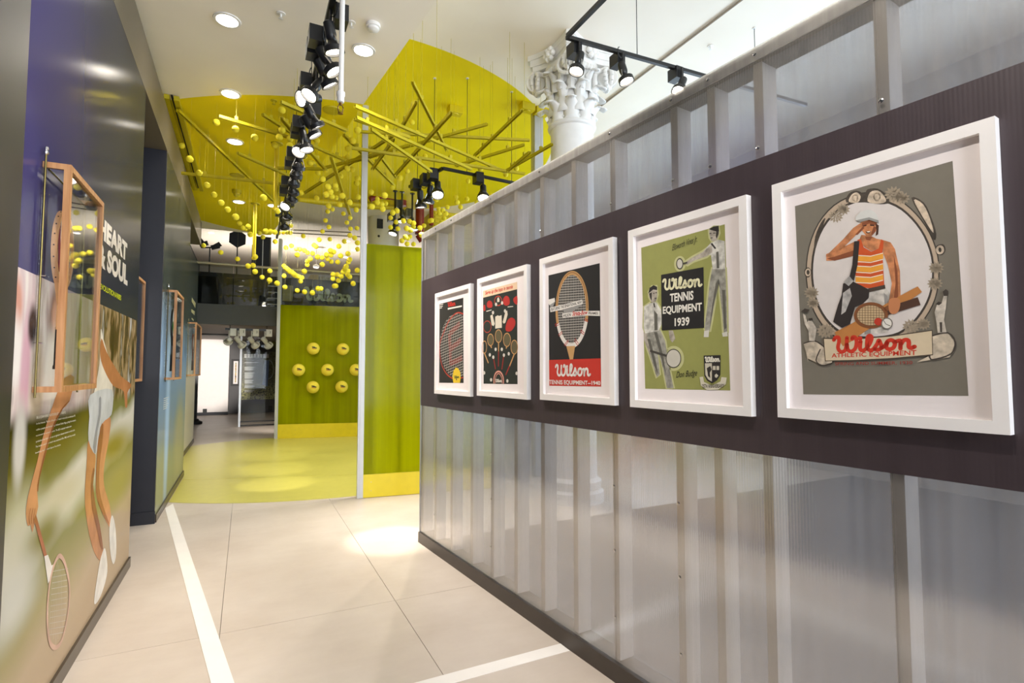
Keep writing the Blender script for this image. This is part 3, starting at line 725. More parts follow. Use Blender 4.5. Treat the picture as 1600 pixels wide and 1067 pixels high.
# poster 3 -- upright racket, red base
CP = (830, 360, .2622)
RC = (243, 470)
def strings3(mb, l):
    for k in range(-8, 9):
        x = RC[0] + k * 9.6; h = 205 * math.sqrt(max(0, 1 - ((x - RC[0]) / 84.) ** 2)); RW.ribbon(mb, [(x, RC[1] - h), (x, RC[1] + h)], .0022, l)
    for k in range(-13, 14):
        y = RC[1] + k * 15.2; h = 84 * math.sqrt(max(0, 1 - ((y - RC[1]) / 205.) ** 2)); RW.ribbon(mb, [(RC[0] - h, y + h * .07), (RC[0] + h, y - h * .07)], .0022, l)
def hoop3(a0, a1, rx, ry, wd): return rib([(RC[0] + rx * math.cos(math.radians(a)), RC[1] + ry * math.sin(math.radians(a)) - (rx * math.cos(math.radians(a))) * .06) for a in range(a0, a1 + 1, 6)], wd)
poster(2, CP, [(103, 268), (408, 195), (417, 930), (108, 925)], (24, 22, 22), [
    ('red_base', (196, 48, 34), pl([(106, 772), (414, 762), (417, 930), (108, 925)])),
    ('racket_strings', (214, 208, 200), strings3),
    ('racket_hoop', (190, 146, 92), hoop3(0, 360, 91, 217, .022)),
    ('racket_hoop', (150, 106, 60), hoop3(180, 360, 92, 219, .006)),
    ('racket_hoop', (228, 222, 216), hoop3(20, 160, 90, 216, .026)),
    ('racket_throat', (196, 152, 98), pl([(210, 690), (262, 688), (250, 768), (230, 769)])),
    ('bindings', (180, 40, 30), many(*[rib([(x - 11, y + d), (x + 11, y - d)], .004) for x, y, d in ((153, 556, 4), (155, 566, 4), (173, 612, 10), (177, 620, 10), (208, 668, 16), (213, 674, 16), (272, 660, -16), (268, 672, -16), (307, 602, -10), (304, 612, -10), (328, 530, -4), (328, 540, -4))])),
    ('banner_fold', (150, 148, 146), polys([(190, 472), (306, 440), (240, 492), (196, 492)], [(110, 445), (143, 424), (132, 452), (116, 462)])),
    ('banner', (230, 226, 220), polys([(112, 460), (200, 440), (305, 412), (308, 438), (200, 468), (115, 487)], [(185, 495), (300, 480), (409, 479), (411, 510), (300, 506), (190, 522)], [(103, 412), (140, 402), (143, 424), (110, 445), (104, 436)])),
    ('lettering', (40, 34, 34), many(txt('FEATURING THE SENSATIONAL NEW', [(118, 463), (302, 418), (302, 434), (118, 482)], .02), txt('WILSON', [(190, 501), (238, 492), (238, 511), (190, 518)], .02), txt('FRAMES', [(342, 485), (398, 486), (398, 501), (342, 501)], .02))),
    ('lettering', (190, 44, 32), txt('Strata-Bow', [(246, 482), (338, 474), (338, 500), (246, 510)], .03, .3)),
    ('lettering', (232, 226, 220), many(scr([(145, 802), (352, 796), (352, 866), (145, 866)], .18), txt('TENNIS EQUIPMENT--1940', [(108, 890), (412, 897), (413, 926), (109, 921)], .02)))])

# poster 4 -- two players on olive green
CP = (970, 290, .347)
plR_body = [(372, 296), (405, 258), (440, 243), (468, 250), (471, 376), (414, 376), (406, 312), (388, 312)]
plR_arm = [(410, 266), (370, 298), (320, 325), (294, 343), (290, 352), (300, 356), (330, 338), (388, 318), (412, 300)]
plR_leg = [(411, 374), (471, 374), (476, 500), (479, 662), (464, 666), (455, 560), (441, 440), (422, 530), (400, 655), (380, 655), (378, 640), (390, 540), (400, 440)]
plR_head = [(398, 200), (418, 188), (438, 186), (442, 215), (432, 244), (412, 250), (402, 232)]
plL_body = [(105, 545), (130, 530), (160, 525), (182, 560), (185, 620), (172, 652), (110, 666), (103, 640)]
plL_leg = [(110, 664), (178, 650), (200, 700), (214, 800), (238, 912), (208, 912), (192, 830), (166, 742), (176, 850), (162, 864), (144, 806), (116, 722)]
plL_head = [(126, 478), (140, 455), (160, 453), (165, 490), (158, 520), (140, 526), (128, 500)]
poster(3, CP, [(92, 280), (468, 174), (493, 922), (110, 914)], (146, 148, 82), [
    ('glow', (186, 186, 134), many(*[halo(p, .016) for p in (plR_leg, plR_arm, plL_body, plL_leg, plL_head, plR_head)], ring((266, 352), 20, 28, .014), ring((238, 778), 40, 48, .016))),
    ('figure_legs', (150, 148, 138), many(pl(plR_leg), pl(plL_leg))),
    ('figure_shirts', (196, 194, 186), many(pl(plR_body), pl(plL_body))),
    ('figure_skin', (166, 158, 146), many(pl(plR_head, 3), pl(plL_head, 3), pl(plR_arm), pl([(104, 660), (118, 668), (132, 735), (150, 742), (140, 756), (124, 748), (104, 690)]), pl([(216, 652), (235, 652), (246, 690), (232, 706), (220, 690)]))),
    ('figure_hair', (36, 32, 30), polys([(397, 196), (418, 184), (441, 181), (443, 206), (428, 206), (408, 200)], [(124, 486), (130, 460), (148, 448), (164, 456), (164, 470), (146, 468), (134, 478)])),
    ('face_detail', (54, 50, 46), polys([(400, 214), (408, 212), (408, 216), (400, 218)], [(416, 212), (428, 211), (428, 215), (416, 216)], [(404, 234), (414, 233), (413, 237), (405, 238)], [(430, 206), (441, 204), (441, 216), (432, 240), (428, 228)], [(146, 484), (152, 482), (152, 486), (146, 488)], [(156, 481), (163, 480), (163, 484), (156, 485)], [(152, 506), (161, 505), (160, 509), (153, 510)], [(128, 486), (140, 480), (140, 520), (132, 505)], [(404, 262), (412, 258), (430, 282), (424, 286)], [(146, 530), (152, 528), (156, 548), (150, 548)])),
    ('shading', (92, 90, 82), polys([(430, 300), (440, 296), (444, 372), (432, 372)], [(428, 440), (441, 420), (452, 470), (441, 442), (418, 540), (400, 640), (412, 540)], [(150, 660), (164, 660), (190, 760), (206, 860), (180, 770)], [(120, 690), (132, 690), (160, 800), (168, 850), (150, 808)], [(150, 560), (166, 580), (166, 650), (152, 652)], [(456, 470), (470, 470), (476, 640), (466, 650)])),
    ('shoes', (206, 204, 194), polys([(376, 655), (398, 650), (396, 682), (374, 682)], [(456, 664), (480, 656), (482, 678), (460, 680)])),
    ('rackets', (196, 192, 180), many(dsc((238, 778), 32, 40), dsc((266, 352), 13, 22))),
    ('racket_hoops', (64, 60, 54), many(ring((238, 778), 33, 41, .004), ring((266, 352), 14, 23, .005), rib([(206, 766), (132, 743)], .010), rib([(278, 352), (300, 346)], .007))),
    ('black_square', (22, 20, 20), pl([(182, 402), (373, 367), (376, 640), (185, 652)])),
    ('lettering', (222, 218, 180), scr([(190, 424), (364, 400), (364, 452), (190, 470)], .19)),
    ('lettering', (226, 222, 212), many(txt('TENNIS', [(222, 487), (328, 472), (328, 514), (222, 525)], .03), txt('EQUIPMENT', [(190, 545), (366, 526), (366, 570), (190, 584)], .03), txt('1939', [(243, 597), (310, 590), (310, 630), (243, 634)], .03))),
    ('signature', (40, 40, 28), many(txt('Ellsworth Vines Jr.', [(232, 266), (345, 224), (345, 262), (232, 302)], 0, .4), txt('Don Budge', [(250, 838), (345, 828), (345, 864), (250, 874)], 0, .4))),
    ('shield', (40, 36, 34), pl([(374, 765), (450, 763), (449, 852), (434, 876), (412, 890), (390, 878), (377, 856)])),
    ('shield_fields', (196, 190, 172), polys([(380, 800), (411, 799), (411, 882), (394, 872), (382, 852)], [(415, 812), (428, 812), (428, 830), (415, 830)], [(432, 812), (444, 812), (444, 830), (432, 830)], [(424, 852), (432, 846), (440, 856), (432, 866), (424, 862)])),
    ('shield_figure', (40, 36, 34), polys([(388, 822), (404, 812), (410, 828), (402, 842), (404, 866), (394, 858), (392, 842)])),
    ('banner', (206, 200, 180), polys([(356, 862), (372, 860), (376, 884), (412, 900), (450, 882), (454, 862), (478, 864), (474, 894), (440, 918), (390, 920), (362, 900)], sm=0)),
    ('lettering', (232, 228, 214), scr([(381, 772), (446, 770), (446, 792), (381, 794)], .2)),
    ('lettering', (40, 36, 34), txt('25TH ANNIVERSARY', [(366, 894), (468, 892), (464, 910), (370, 912)], .02))])

# poster 5 -- athlete in an oval frame
CP = (1190, 170, .4875)
oval = [(165, 520), (173, 450), (200, 382), (245, 330), (305, 300), (365, 294), (430, 314), (480, 354), (520, 410), (543, 475), (546, 540), (535, 600), (508, 652), (468, 696), (420, 722), (340, 730), (268, 718), (222, 686), (188, 636), (171, 580)]
def grow(k): return [((x - 356) * k + 356, (y - 510) * k + 510) for x, y in oval]
def sprig(cx, cy, n, r, sp):
    out = []
    for i in range(n):
        a = 2 * math.pi * i / n + cx; x = cx + sp * math.cos(a); y = cy + sp * .8 * math.sin(a); c, s_ = math.cos(a), math.sin(a)
        out.append([(x - c * r, y - s_ * r), (x - s_ * r * .5, y + c * r * .5), (x + c * r, y + s_ * r), (x + s_ * r * .5, y - c * r * .5)])
    return out
spr = []
for a in ((238, 345, 9, 11, 17), (262, 322, 8, 14, 13), (424, 274, 10, 16, 20), (452, 286, 8, 15, 14), (160, 590, 9, 14, 15), (165, 622, 8, 13, 12), (560, 510, 9, 15, 15), (556, 560, 9, 15, 15), (205, 712, 10, 14, 20), (480, 698, 10, 14, 20), (520, 690, 9, 13, 14)): spr += sprig(a[0], a[1], a[2] + 3, a[3] * .72, a[4]); spr += sprig(a[0] + 1, a[1], 6, a[3] * .6, a[4] * .45)
skinp = (196, 128, 84)
poster(4, CP, [(107, 312), (612, 167), (663, 920), (134, 915)], (122, 116, 104), [
    ('ornament', (60, 54, 48), pl(grow(1.125), 3)),
    ('ornament', (188, 168, 146), pl(grow(1.105), 3)),
    ('ornament', (64, 56, 50), pl(grow(1.035), 3)),
    ('oval_field', (218, 210, 206), pl(oval, 3)),
    ('scrollwork', (70, 62, 54), polys([(272, 300), (280, 272), (305, 262), (330, 272), (340, 258), (372, 256), (400, 275), (412, 300), (380, 306), (330, 300)], [(480, 285), (520, 300), (545, 350), (560, 400), (552, 420), (520, 360)], [(560, 440), (582, 434), (590, 452), (580, 468), (560, 464)], [(138, 516), (150, 508), (160, 522), (152, 540), (140, 536)], [(190, 366), (205, 352), (180, 420), (168, 460), (172, 410)], sm=3)),
    ('scrollwork', (206, 188, 166), many(polys([(280, 298), (288, 276), (306, 268), (318, 282), (308, 300)], [(340, 296), (348, 268), (372, 262), (392, 278), (398, 298), (368, 304)], [(488, 292), (518, 306), (540, 352), (551, 398), (520, 352)], sm=3), ring((572, 452), 9, 11, .006), ring((149, 524), 7, 10, .005), ring((300, 286), 8, 10, .004), ring((370, 282), 10, 12, .004))),
    ('leaf_sprigs', (160, 146, 126), polys(*spr)),
    ('trousers', (196, 190, 182), polys([(300, 572), (396, 566), (416, 600), (428, 650), (404, 718), (312, 724), (296, 680), (288, 620)], [(342, 560), (350, 560), (346, 600)])),
    ('trouser_shade', (150, 146, 142), polys([(330, 640), (352, 640), (350, 720), (330, 722)], [(392, 590), (404, 600), (412, 650), (400, 690), (396, 640)])),
    ('skin', skinp, polys([(302, 424), (268, 440), (207, 466), (208, 487), (234, 486), (302, 470)], [(206, 472), (226, 480), (300, 408), (327, 376), (318, 366), (294, 382), (262, 418)], [(320, 404), (352, 408), (368, 416), (388, 420), (376, 448), (352, 456), (332, 444), (312, 424)], [(388, 420), (414, 428), (428, 450), (444, 520), (446, 600), (434, 640), (414, 656), (406, 630), (418, 560), (405, 500), (390, 462)], [(318, 360), (345, 352), (371, 362), (367, 392), (353, 408), (335, 406), (322, 390)])),
    ('skin_shade', (136, 76, 46), polys([(208, 480), (234, 474), (300, 452), (302, 470), (234, 487)], [(424, 470), (436, 520), (438, 600), (424, 646), (420, 640), (430, 560)], [(322, 366), (345, 358), (369, 366), (369, 374), (345, 368), (323, 376)], [(360, 376), (368, 380), (364, 396), (354, 407), (352, 398)], [(332, 410), (356, 410), (348, 422), (336, 420)], [(300, 404), (326, 376), (330, 382), (308, 404)])),
    ('face_detail', (70, 40, 28), polys([(326, 374), (337, 371), (337, 375), (326, 378)], [(348, 370), (362, 372), (362, 376), (348, 375)], [(334, 393), (352, 392), (346, 399), (338, 399)], [(366, 366), (376, 374), (374, 402), (366, 408), (368, 390)])),
    ('smile', (236, 228, 216), pl([(337, 393), (350, 392), (346, 396), (340, 396)])),
    ('tank_top', (206, 84, 36), polys([(308, 420), (318, 417), (328, 444), (352, 458), (376, 448), (384, 418), (392, 424), (388, 462), (390, 500), (394, 566), (350, 576), (304, 568), (300, 500), (304, 460)])),
    ('tank_stripes', (236, 162, 56), polys(*[[(302, y + 5), (350, y + 8), (390, y - 2), (391, y + 14), (350, y + 24), (302, y + 21)] for y in (466, 500, 534)])),
    ('tank_lines', (240, 224, 200), polys(*[[(302, y), (350, y + 3), (390, y - 7), (390, y - 4), (350, y + 6), (302, y + 3)] for y in (468, 488, 502, 522, 536, 555)])),
    ('belt', (70, 58, 50), pl([(342, 576), (396, 564), (398, 576), (345, 588)])),
    ('golf_bag', (46, 38, 36), many(pl([(262, 560), (290, 552), (320, 566), (346, 580), (344, 606), (326, 624), (300, 636), (284, 690), (258, 702), (230, 682), (246, 628), (258, 596)]), rib([(306, 424), (300, 500), (286, 560)], .016))),
    ('golf_bag_light', (176, 172, 168), polys([(262, 590), (284, 574), (290, 600), (270, 650), (256, 660)], [(264, 556), (282, 536), (296, 552), (280, 568)])),
    ('bat', (190, 126, 66), rib([(248, 738), (330, 690), (420, 632), (508, 578)], .052, 3, .020)),
    ('bat', (78, 50, 36), rib([(400, 650), (506, 616)], .024)),
    ('racket_face', (206, 178, 138), dsc((351, 662), 48, 36)),
    ('racket_hoop', (130, 78, 42), many(ring((351, 662), 49, 37, .010), rib([(396, 644), (430, 625)], .014))),
    ('racket_strings', (110, 84, 60), many(*[rib([(351 + k * 9, 662 - 34 * math.sqrt(1 - (k * 9 / 48.) ** 2)), (351 + k * 9, 662 + 34 * math.sqrt(1 - (k * 9 / 48.) ** 2))], .0013) for k in range(-5, 6)], *[rib([(351 - 46 * math.sqrt(1 - (k * 8 / 36.) ** 2), 662 + k * 8), (351 + 46 * math.sqrt(1 - (k * 8 / 36.) ** 2), 662 + k * 8)], .0013) for k in range(-4, 5)])),
    ('hand', skinp, pl([(410, 612), (436, 606), (446, 620), (440, 648), (424, 658), (410, 648)], 3)),
    ('ball', (190, 54, 34), dsc((375, 682), 13, 12)), ('ball', (226, 222, 214), dsc((403, 688), 17, 17)),
    ('ball_seam', (120, 112, 104), many(ring((403, 688), 17, 17, .003), rib([(392, 678), (400, 690), (414, 696)], .002))),
    ('helmet', (212, 212, 208), polys([(303, 356), (308, 340), (330, 326), (352, 325), (370, 340), (376, 364), (346, 353), (320, 360)], sm=2)),
    ('helmet_brim', (150, 150, 146), pl([(302, 358), (320, 354), (346, 348), (376, 358), (376, 366), (346, 356), (320, 363)])),
    ('scroll_ends', (196, 182, 162), polys([(136, 752), (172, 744), (206, 768), (230, 812), (196, 822), (150, 800), (150, 812), (144, 780)], [(546, 728), (598, 718), (622, 748), (610, 784), (604, 796), (560, 802), (498, 812), (546, 788)])),
    ('scroll_lines', (70, 62, 56), many(rib([(136, 752), (172, 744), (206, 768), (230, 812), (196, 822), (176, 806), (190, 770)], .004, 3), rib([(546, 728), (598, 718), (622, 748), (610, 784), (560, 802), (540, 796), (546, 740)], .004, 3))),
    ('small_figures', (196, 186, 172), polys([(134, 656), (142, 662), (148, 684), (158, 672), (166, 684), (178, 704), (172, 744), (154, 744), (152, 712), (140, 690)], [(556, 652), (566, 620), (578, 624), (588, 590), (597, 592), (592, 640), (586, 676), (594, 716), (566, 718), (562, 684)])),
    ('small_figure_detail', (64, 56, 50), polys([(128, 650), (140, 640), (156, 644), (146, 654)], [(582, 586), (592, 578), (600, 584), (598, 600), (586, 600)], [(560, 626), (568, 618), (580, 622), (570, 630)], [(572, 684), (580, 684), (580, 716), (574, 716)], [(152, 672), (164, 670), (166, 678), (154, 680)])),
    ('banner', (214, 196, 166), pl([(200, 736), (300, 738), (420, 728), (548, 710), (550, 788), (420, 800), (300, 806), (206, 808)])),
    ('banner_outline', (80, 66, 54), rib([(200, 736), (300, 738), (420, 728), (548, 710), (550, 788), (420, 800), (300, 806), (206, 808), (200, 736)], .003)),
    ('bat', (190, 126, 66), rib([(250, 742), (300, 712)], .046)),
    ('lettering', (204, 52, 30), many(scr([(232, 732), (492, 720), (492, 768), (232, 782)], .19), txt('ATHLETIC EQUIPMENT', [(226, 784), (498, 773), (498, 792), (226, 800)], .015))),
    ('lettering', (150, 48, 38), txt('SPRING AND SUMMER, 1930', [(237, 812), (485, 808), (485, 820), (237, 824)], .005))])
RW.off = 0.0

# ================================================================== oak display cases with rackets
rod_brass = mat('dark_brass_rod', (112, 100, 60), .25, metal=.9, var=.05)
def display_case(xb, y0, y1, z0, z1, label, dep=.095, b=.024):
    t = thing('display_case', (xb, (y0 + y1) / 2, z0), label, 'display case', 'oak and glass racket cases')
    xf = xb + dep
    def bx(a, c, name='frame_bar', m=wood): MB().box(a, c).build(name, m, t)
    bx((xf - b, y0, z0), (xf, y0 + b, z1)); bx((xf - b, y1 - b, z0), (xf, y1, z1))
    bx((xf - b, y0 + b, z0), (xf, y1 - b, z0 + b)); bx((xf - b, y0 + b, z1 - b), (xf, y1 - b, z1))
    for y in (y0, y1 - b * .6):
        bx((xb + .001, y, z0), (xf - b, y + b * .6, z0 + b)); bx((xb + .001, y, z1 - b), (xf - b, y + b * .6, z1))
    bx((xf - b * .6, y0 + b, z0 + b), (xf - b * .6 + .004, y1 - b, z1 - b), 'glass_pane', case_glass)
    for y in (y0 + .004, y1 - .008): bx((xb + .002, y, z0 + b), (xf - b, y + .004, z1 - b), 'glass_pane', case_glass)
    for y in (y0 - .012, y1 + .012):
        mb = MB().cyl((xb + .014, y, z0 - .02), (xb + .014, y, z1 + .025), .0042, 8)
        rd = mb.build('rod', rod_brass, t)
        MB().lathe((xb + .014, y, z1 + .024), [(.004, 0), (.009, .004), (.009, .012), (.005, .015), (.008, .022), (.006, .032), (.001, .036)], 10).build('finial', chrome, rd)
        for z in (z0 + .2, (z0 + z1) / 2, z1 - .14): MB().cyl((xb + .001, y, z), (xb + .03, y, z), .003, 6).build('standoff', chrome, rd)
    MB().cyl((xb + .02, y0 + .01, z1 - b - .006), (xb + .02, y1 - .01, z1 - b - .006), .004, 8).build('rod', rod_brass, t)
    return t
def racket(x, yc, z0, label, hoop_rgb, grip_rgb, stencil_rgb, hh=.33, hw=.235, L=.68, stripes=None):
    t = thing('tennis_racket', (x, yc, z0), label, 'racket', 'rackets shown in the oak cases')
    hm_ = mat('racket_%d_%d_%d' % hoop_rgb, hoop_rgb, .35, var=.08); cz = z0 + L - hh / 2; N = 44
    mb = MB(); vs = []; fs = []
    for i in range(N):
        a = 2 * math.pi * i / N; c, s_ = math.cos(a), math.sin(a)
        for dr, dx in ((-.006, -.01), (.006, -.01), (.006, .01), (-.006, .01)):
            vs.append((x + dx, yc + (hw / 2 + dr) * c, cz + (hh / 2 + dr) * s_))
    for i in range(N):
        for k_ in range(4): j = (i + 1) % N; fs.append((i * 4 + k_, i * 4 + (k_ + 1) % 4, j * 4 + (k_ + 1) % 4, j * 4 + k_))
    mb.add(vs, fs); hp = mb.build('hoop', hm_, t)
    if stripes:
        for i in range(0, N, 2):
            a = 2 * math.pi * i / N; MB().cyl((x - .002, yc + (hw / 2 + .0065) * math.cos(a), cz + (hh / 2 + .0065) * math.sin(a)), (x + .002, yc + (hw / 2 + .0068) * math.cos(a), cz + (hh / 2 + .0068) * math.sin(a)), .003, 6).build('grommet', mat('racket_grommet', stripes, .5), hp)
    st = MB()
    for k_ in range(-8, 9):
        y = k_ * hw / 18.; h = hh / 2 * math.sqrt(max(0, 1 - (2 * y / hw) ** 2)); st.cyl((x, yc + y, cz - h), (x, yc + y, cz + h), .0009, 4)
    for k_ in range(-10, 11):
        z = k_ * hh / 23.; h = hw / 2 * math.sqrt(max(0, 1 - (2 * z / hh) ** 2)); st.cyl((x + .001, yc - h, cz + z), (x + .001, yc + h, cz + z), .0009, 4)
    st.build('strings', mat('racket_string', (224, 220, 210), .5), t)
    if stencil_rgb:
        q = MB()
        pts = [(-.08, .1), (-.045, -.1), (0, .02), (.045, -.1), (.08, .1)]
        for (a, b), (c, d) in zip(pts, pts[1:]): q.bar((x + .003, yc + a, cz + b), (x + .003, yc + c, cz + d), .03, .0012, Vector((1, 0, 0)))
        q.build('stencil', mat('racket_stencil_%d' % stencil_rgb[0], stencil_rgb, .6), t)
    th = MB(); zb = cz - hh / 2
    for sg in (-1, 1): th.bar((x, yc + sg * .062, zb + .035), (x, yc + sg * .012, zb - .07), .014, .018, Vector((1, 0, 0)))
    th.bar((x, yc, zb - .06), (x, yc, z0 + .17), .026, .02, Vector((1, 0, 0))); th.build('throat', hm_, t)
    g = MB().lathe((x, yc, z0), [(.018, 0), (.018, .012), (.0155, .02), (.0145, .18), (.012, .185)], 8).build('grip', mat('racket_grip_%d_%d_%d' % grip_rgb, grip_rgb, .8, bump=.4, scale=80), t)
    return t
display_case(XL, 2.80, 3.38, 1.41, 2.36, 'nearest oak and glass case mounted on the player mural')
racket(XL + .045, 2.94, 1.505, 'pale wooden racket with maroon stencil in the nearest oak case', (214, 160, 112), (40, 34, 34), (130, 24, 50), stripes=(60, 40, 30))
display_case(-.995, 5.66, 6.29, 1.395, 2.365, 'oak case in the dark recess half hidden by the mural wall')
racket(-.95, 5.98, 1.50, 'dark racket in the oak case within the recess', (50, 50, 56), (200, 200, 205), None)
display_case(XL, 6.70, 7.40, 1.40, 2.355, 'oak case on the blue wall just past the dark jamb')
racket(XL + .045, 6.88, 1.49, 'black racket with bright green grommets in the oak case', (26, 28, 28), (22, 22, 22), (30, 120, 40), stripes=(60, 220, 60))
display_case(-.95, 11.15, 12.4, 1.40, 2.36, 'farthest oak case on the cream wall', dep=.14)
racket(-.90, 11.7, 1.50, 'brown wooden racket in the farthest oak case', (96, 50, 40), (60, 40, 34), None)

# ================================================================== classical column beyond the partition
cc = atz(899, 78, ZUP); COLX, COLY = cc.x + .02, cc.y + .12
col = thing('classical_column', (COLX, COLY, 0), 'white classical column with a carved scroll and leaf capital', 'column')
R = .255; zc = ZUP - .92        # neck of the capital
MB().lathe((COLX, COLY, 0), [(R * 1.35, 0), (R * 1.35, .12), (R * 1.2, .15), (R * 1.25, .24), (R * 1.06, .28), (R * 1.05, .34), (R * 1.03, 1.6), (R, zc - .03), (R * 1.0, zc)], 40).build('shaft', plaster, col, True)
MB().lathe((COLX, COLY, zc - .03), [(R, 0), (R * 1.1, .01), (R * 1.14, .03), (R * 1.1, .05), (R, .06)], 40).build('astragal', plaster, col, True)
MB().lathe((COLX, COLY, zc + .02), [(R * .96, 0), (R * .93, .2), (R * .97, .4), (R * 1.1, .55), (R * 1.22, .66), (R * 1.26, .70)], 32).build('bell', plaster, col, True)
A0 = math.radians(-124)
def abacus(z0, z1, k, mb):
    pts = []
    for q in range(4):
        a = A0 + q * math.pi / 2; b = a + math.pi / 2
        ca = Vector((math.cos(a), math.sin(a))) * (.50 * k); cb = Vector((math.cos(b), math.sin(b))) * (.50 * k)
        ta = Vector((-math.sin(a), math.cos(a))); tb = Vector((-math.sin(b), math.cos(b)))
        p0 = ca + ta * .045; p1 = cb - tb * .045; mid = (p0 + p1) / 2; inn = -mid.normalized() * .075
        for i in range(7):
            t = i / 6.; p = p0.lerp(p1, t) + inn * (4 * t * (1 - t)); pts.append((COLX + p.x, COLY + p.y))
    mb.prism(pts, z0, z1)
mb = MB(); abacus(ZUP - .20, ZUP - .14, .94, mb); abacus(ZUP - .14, ZUP - .06, 1.0, mb); abacus(ZUP - .06, ZUP - .001, 1.06, mb); mb.build('abacus', plaster, col)
def leaf(a, zb, h, wd, r0, out):
    ca, sa = math.cos(a), math.sin(a); vs = []; fs = []; n = 7
    for i in range(n):
        t = i / (n - 1.); rr = r0 + .012 + out * max(0, t - .55) ** 1.4 * 3.2; zz = zb + h * (t if t < .86 else .86 - (t - .86) * 1.2)
        wv = wd * (1 - .55 * t) * (1 + .22 * math.cos(i * math.pi))
        for s_, dr in ((-1, -.012), (-.5, .012), (0, .024), (.5, .012), (1, -.012)):
            da = s_ * wv / rr; vs.append((COLX + (rr + dr) * math.cos(a + da), COLY + (rr + dr) * math.sin(a + da), zz))
    for i in range(n - 1):
        for j in range(4): fs.append((i * 5 + j, i * 5 + j + 1, i * 5 + j + 6, i * 5 + j + 5))
    o = MB().add(vs, fs).build('acanthus_leaf', plaster, col, True)
    md = o.modifiers.new('thick', 'SOLIDIFY'); md.thickness = .014; return o
for i in range(8): leaf(A0 + i * math.pi / 4, zc + .02, .27, .115, R * .97, .13)
for i in range(8): leaf(A0 + (i + .5) * math.pi / 4, zc + .12, .38, .105, R * .98, .15)
for i in range(8): leaf(A0 + i * math.pi / 4, zc + .36, .26, .075, R * 1.06, .14)
for q in range(4):
    a = A0 + q * math.pi / 2; dv2 = Vector((math.cos(a), math.sin(a), 0)); sd = Vector((-math.sin(a), math.cos(a), 0))
    vc = Vector((COLX, COLY, ZUP - .33)) + dv2 * .43
    for sg in (-1, 1):
        mb = MB(); pts = []
        for i in range(34):
            t = i / 33.; an = math.pi * .6 + t * math.pi * 4.2; r_ = .135 * (1 - t) + .012
            dd = (dv2 * .35 + sd * sg * -.94).normalized(); pts.append(vc + sd * sg * .05 + dd * (-math.cos(an) * r_) + Vector((0, 0, math.sin(an) * r_)))
        mb.tube([Vector((COLX, COLY, zc + .36)) + dv2 * .27 + sd * sg * .12, Vector((COLX, COLY, ZUP - .30)) + dv2 * .28 + sd * sg * .11] + pts[:1], .03, 8)
        for k2, (p, q2) in enumerate(zip(pts, pts[1:])): mb.cyl(p, q2, .026 * (1 - .5 * k2 / 33.), 8)
        mb.lathe(vc + sd * sg * .035, [(.122, 0), (.115, .012)], 20, sd * sg); mb.build('volute', plaster, col, True)
    am = a + math.pi / 4; fc3 = Vector((COLX + .36 * math.cos(am), COLY + .36 * math.sin(am), ZUP - .12)); mb = MB()
    mb.sphere(fc3, .045, 10, 8)
    for i in range(6):
        t = i * math.pi / 3; mb.sphere(fc3 + Vector((-math.sin(am), math.cos(am), 0)) * .06 * math.cos(t) + UP * .06 * math.sin(t), .034, 8, 6)
    mb.build('fleuron', plaster, col, True)
    mb = MB()
    for i in range(-3, 4):
        aa = am + i * .13; mb.sphere((COLX + R * 1.25 * math.cos(aa), COLY + R * 1.25 * math.sin(aa), zc + .63), .028, 8, 6, 1.4)
    mb.build('egg_moulding', plaster, col, True)

# ================================================================== green partitions of the round room
def green_wall(p0, p1, ztop, zbase, studs, post_top, name_label, post_label):
    p0, p1 = Vector(p0), Vector(p1); d = (p1 - p0); L = d.length; d.normalize(); n = Vector((d.y, -d.x, 0))   # n faces the viewer
    t = thing('green_partition', (p0 + p1) / 2, name_label, 'partition')
    gm = poly_mat('green_polycarbonate_%d' % int(p0.y), (.74, .76, .03, 1), lin((232, 234, 2)), .46, .16, .12, (d.x, d.y), 9.0)
    cs = [0, L / 2, L] if L > 1.3 else [0, L]
    for off in (0, -.09):
        for a, b in zip(cs, cs[1:]):
            MB().obox(p0 + d * ((a + b) / 2) + n * off + UP * ((zbase + ztop) / 2), d, n, UP, (b - a) / 2 - .001, .005, (ztop - zbase) / 2).build('sheet', gm, t)
    gs = mat('green_stud', (58, 64, 4), .5, var=.05)
    for s_ in studs: MB().obox(p0 + d * s_ + n * -.045 + UP * ((zbase + ztop) / 2), d, n, UP, .018, .038, (ztop - zbase) / 2 - .002).build('stud', gs, t)
    MB().obox(p0 + d * (L / 2) + n * -.045 + UP * (ztop - .02), d, n, UP, L / 2, .038, .018).build('top_plate', gs, t)
    MB().obox(p0 + d * (L / 2) + n * -.045 + UP * (zbase / 2), d, n, UP, L / 2, .056, zbase / 2 - .0015).build('base_board', yellow_board, t)
    mb = MB(); c = p0 - d * .035 + n * -.045
    mb.obox(c + UP * (post_top / 2), d, n, UP, .034, .058, post_top / 2)
    mb.obox(c + n * .06 + UP * (post_top / 2), d, n, UP, .010, .004, post_top / 2); mb.build('post', alu_white, t)
    for s_ in [x for x in studs[1::2]]:
        for z in (.08, .18): MB().lathe(p0 + d * s_ + UP * z + n * .011, [(.006, 0), (.004, .003)], 8, n).build('screw', chrome, t)
    return t, d, n
wB, dB, nB = green_wall((1.27, 6.52, .003), (3.0, 6.31, .003), 3.02, .27, [.04, .09, .42, .76, 1.1, 1.4, 1.7], 4.72, 'near yellow green polycarbonate partition beside the gallery wall', None)
wA, dA, nA = green_wall((.66, 12.94, .003), (2.9, 12.45, .003), 2.95, .31, [.05, .36, .74, 1.1, 1.24, 1.62, 1.95, 2.2], ZLOW - .004, 'far yellow green polycarbonate partition holding the giant tennis balls', None)
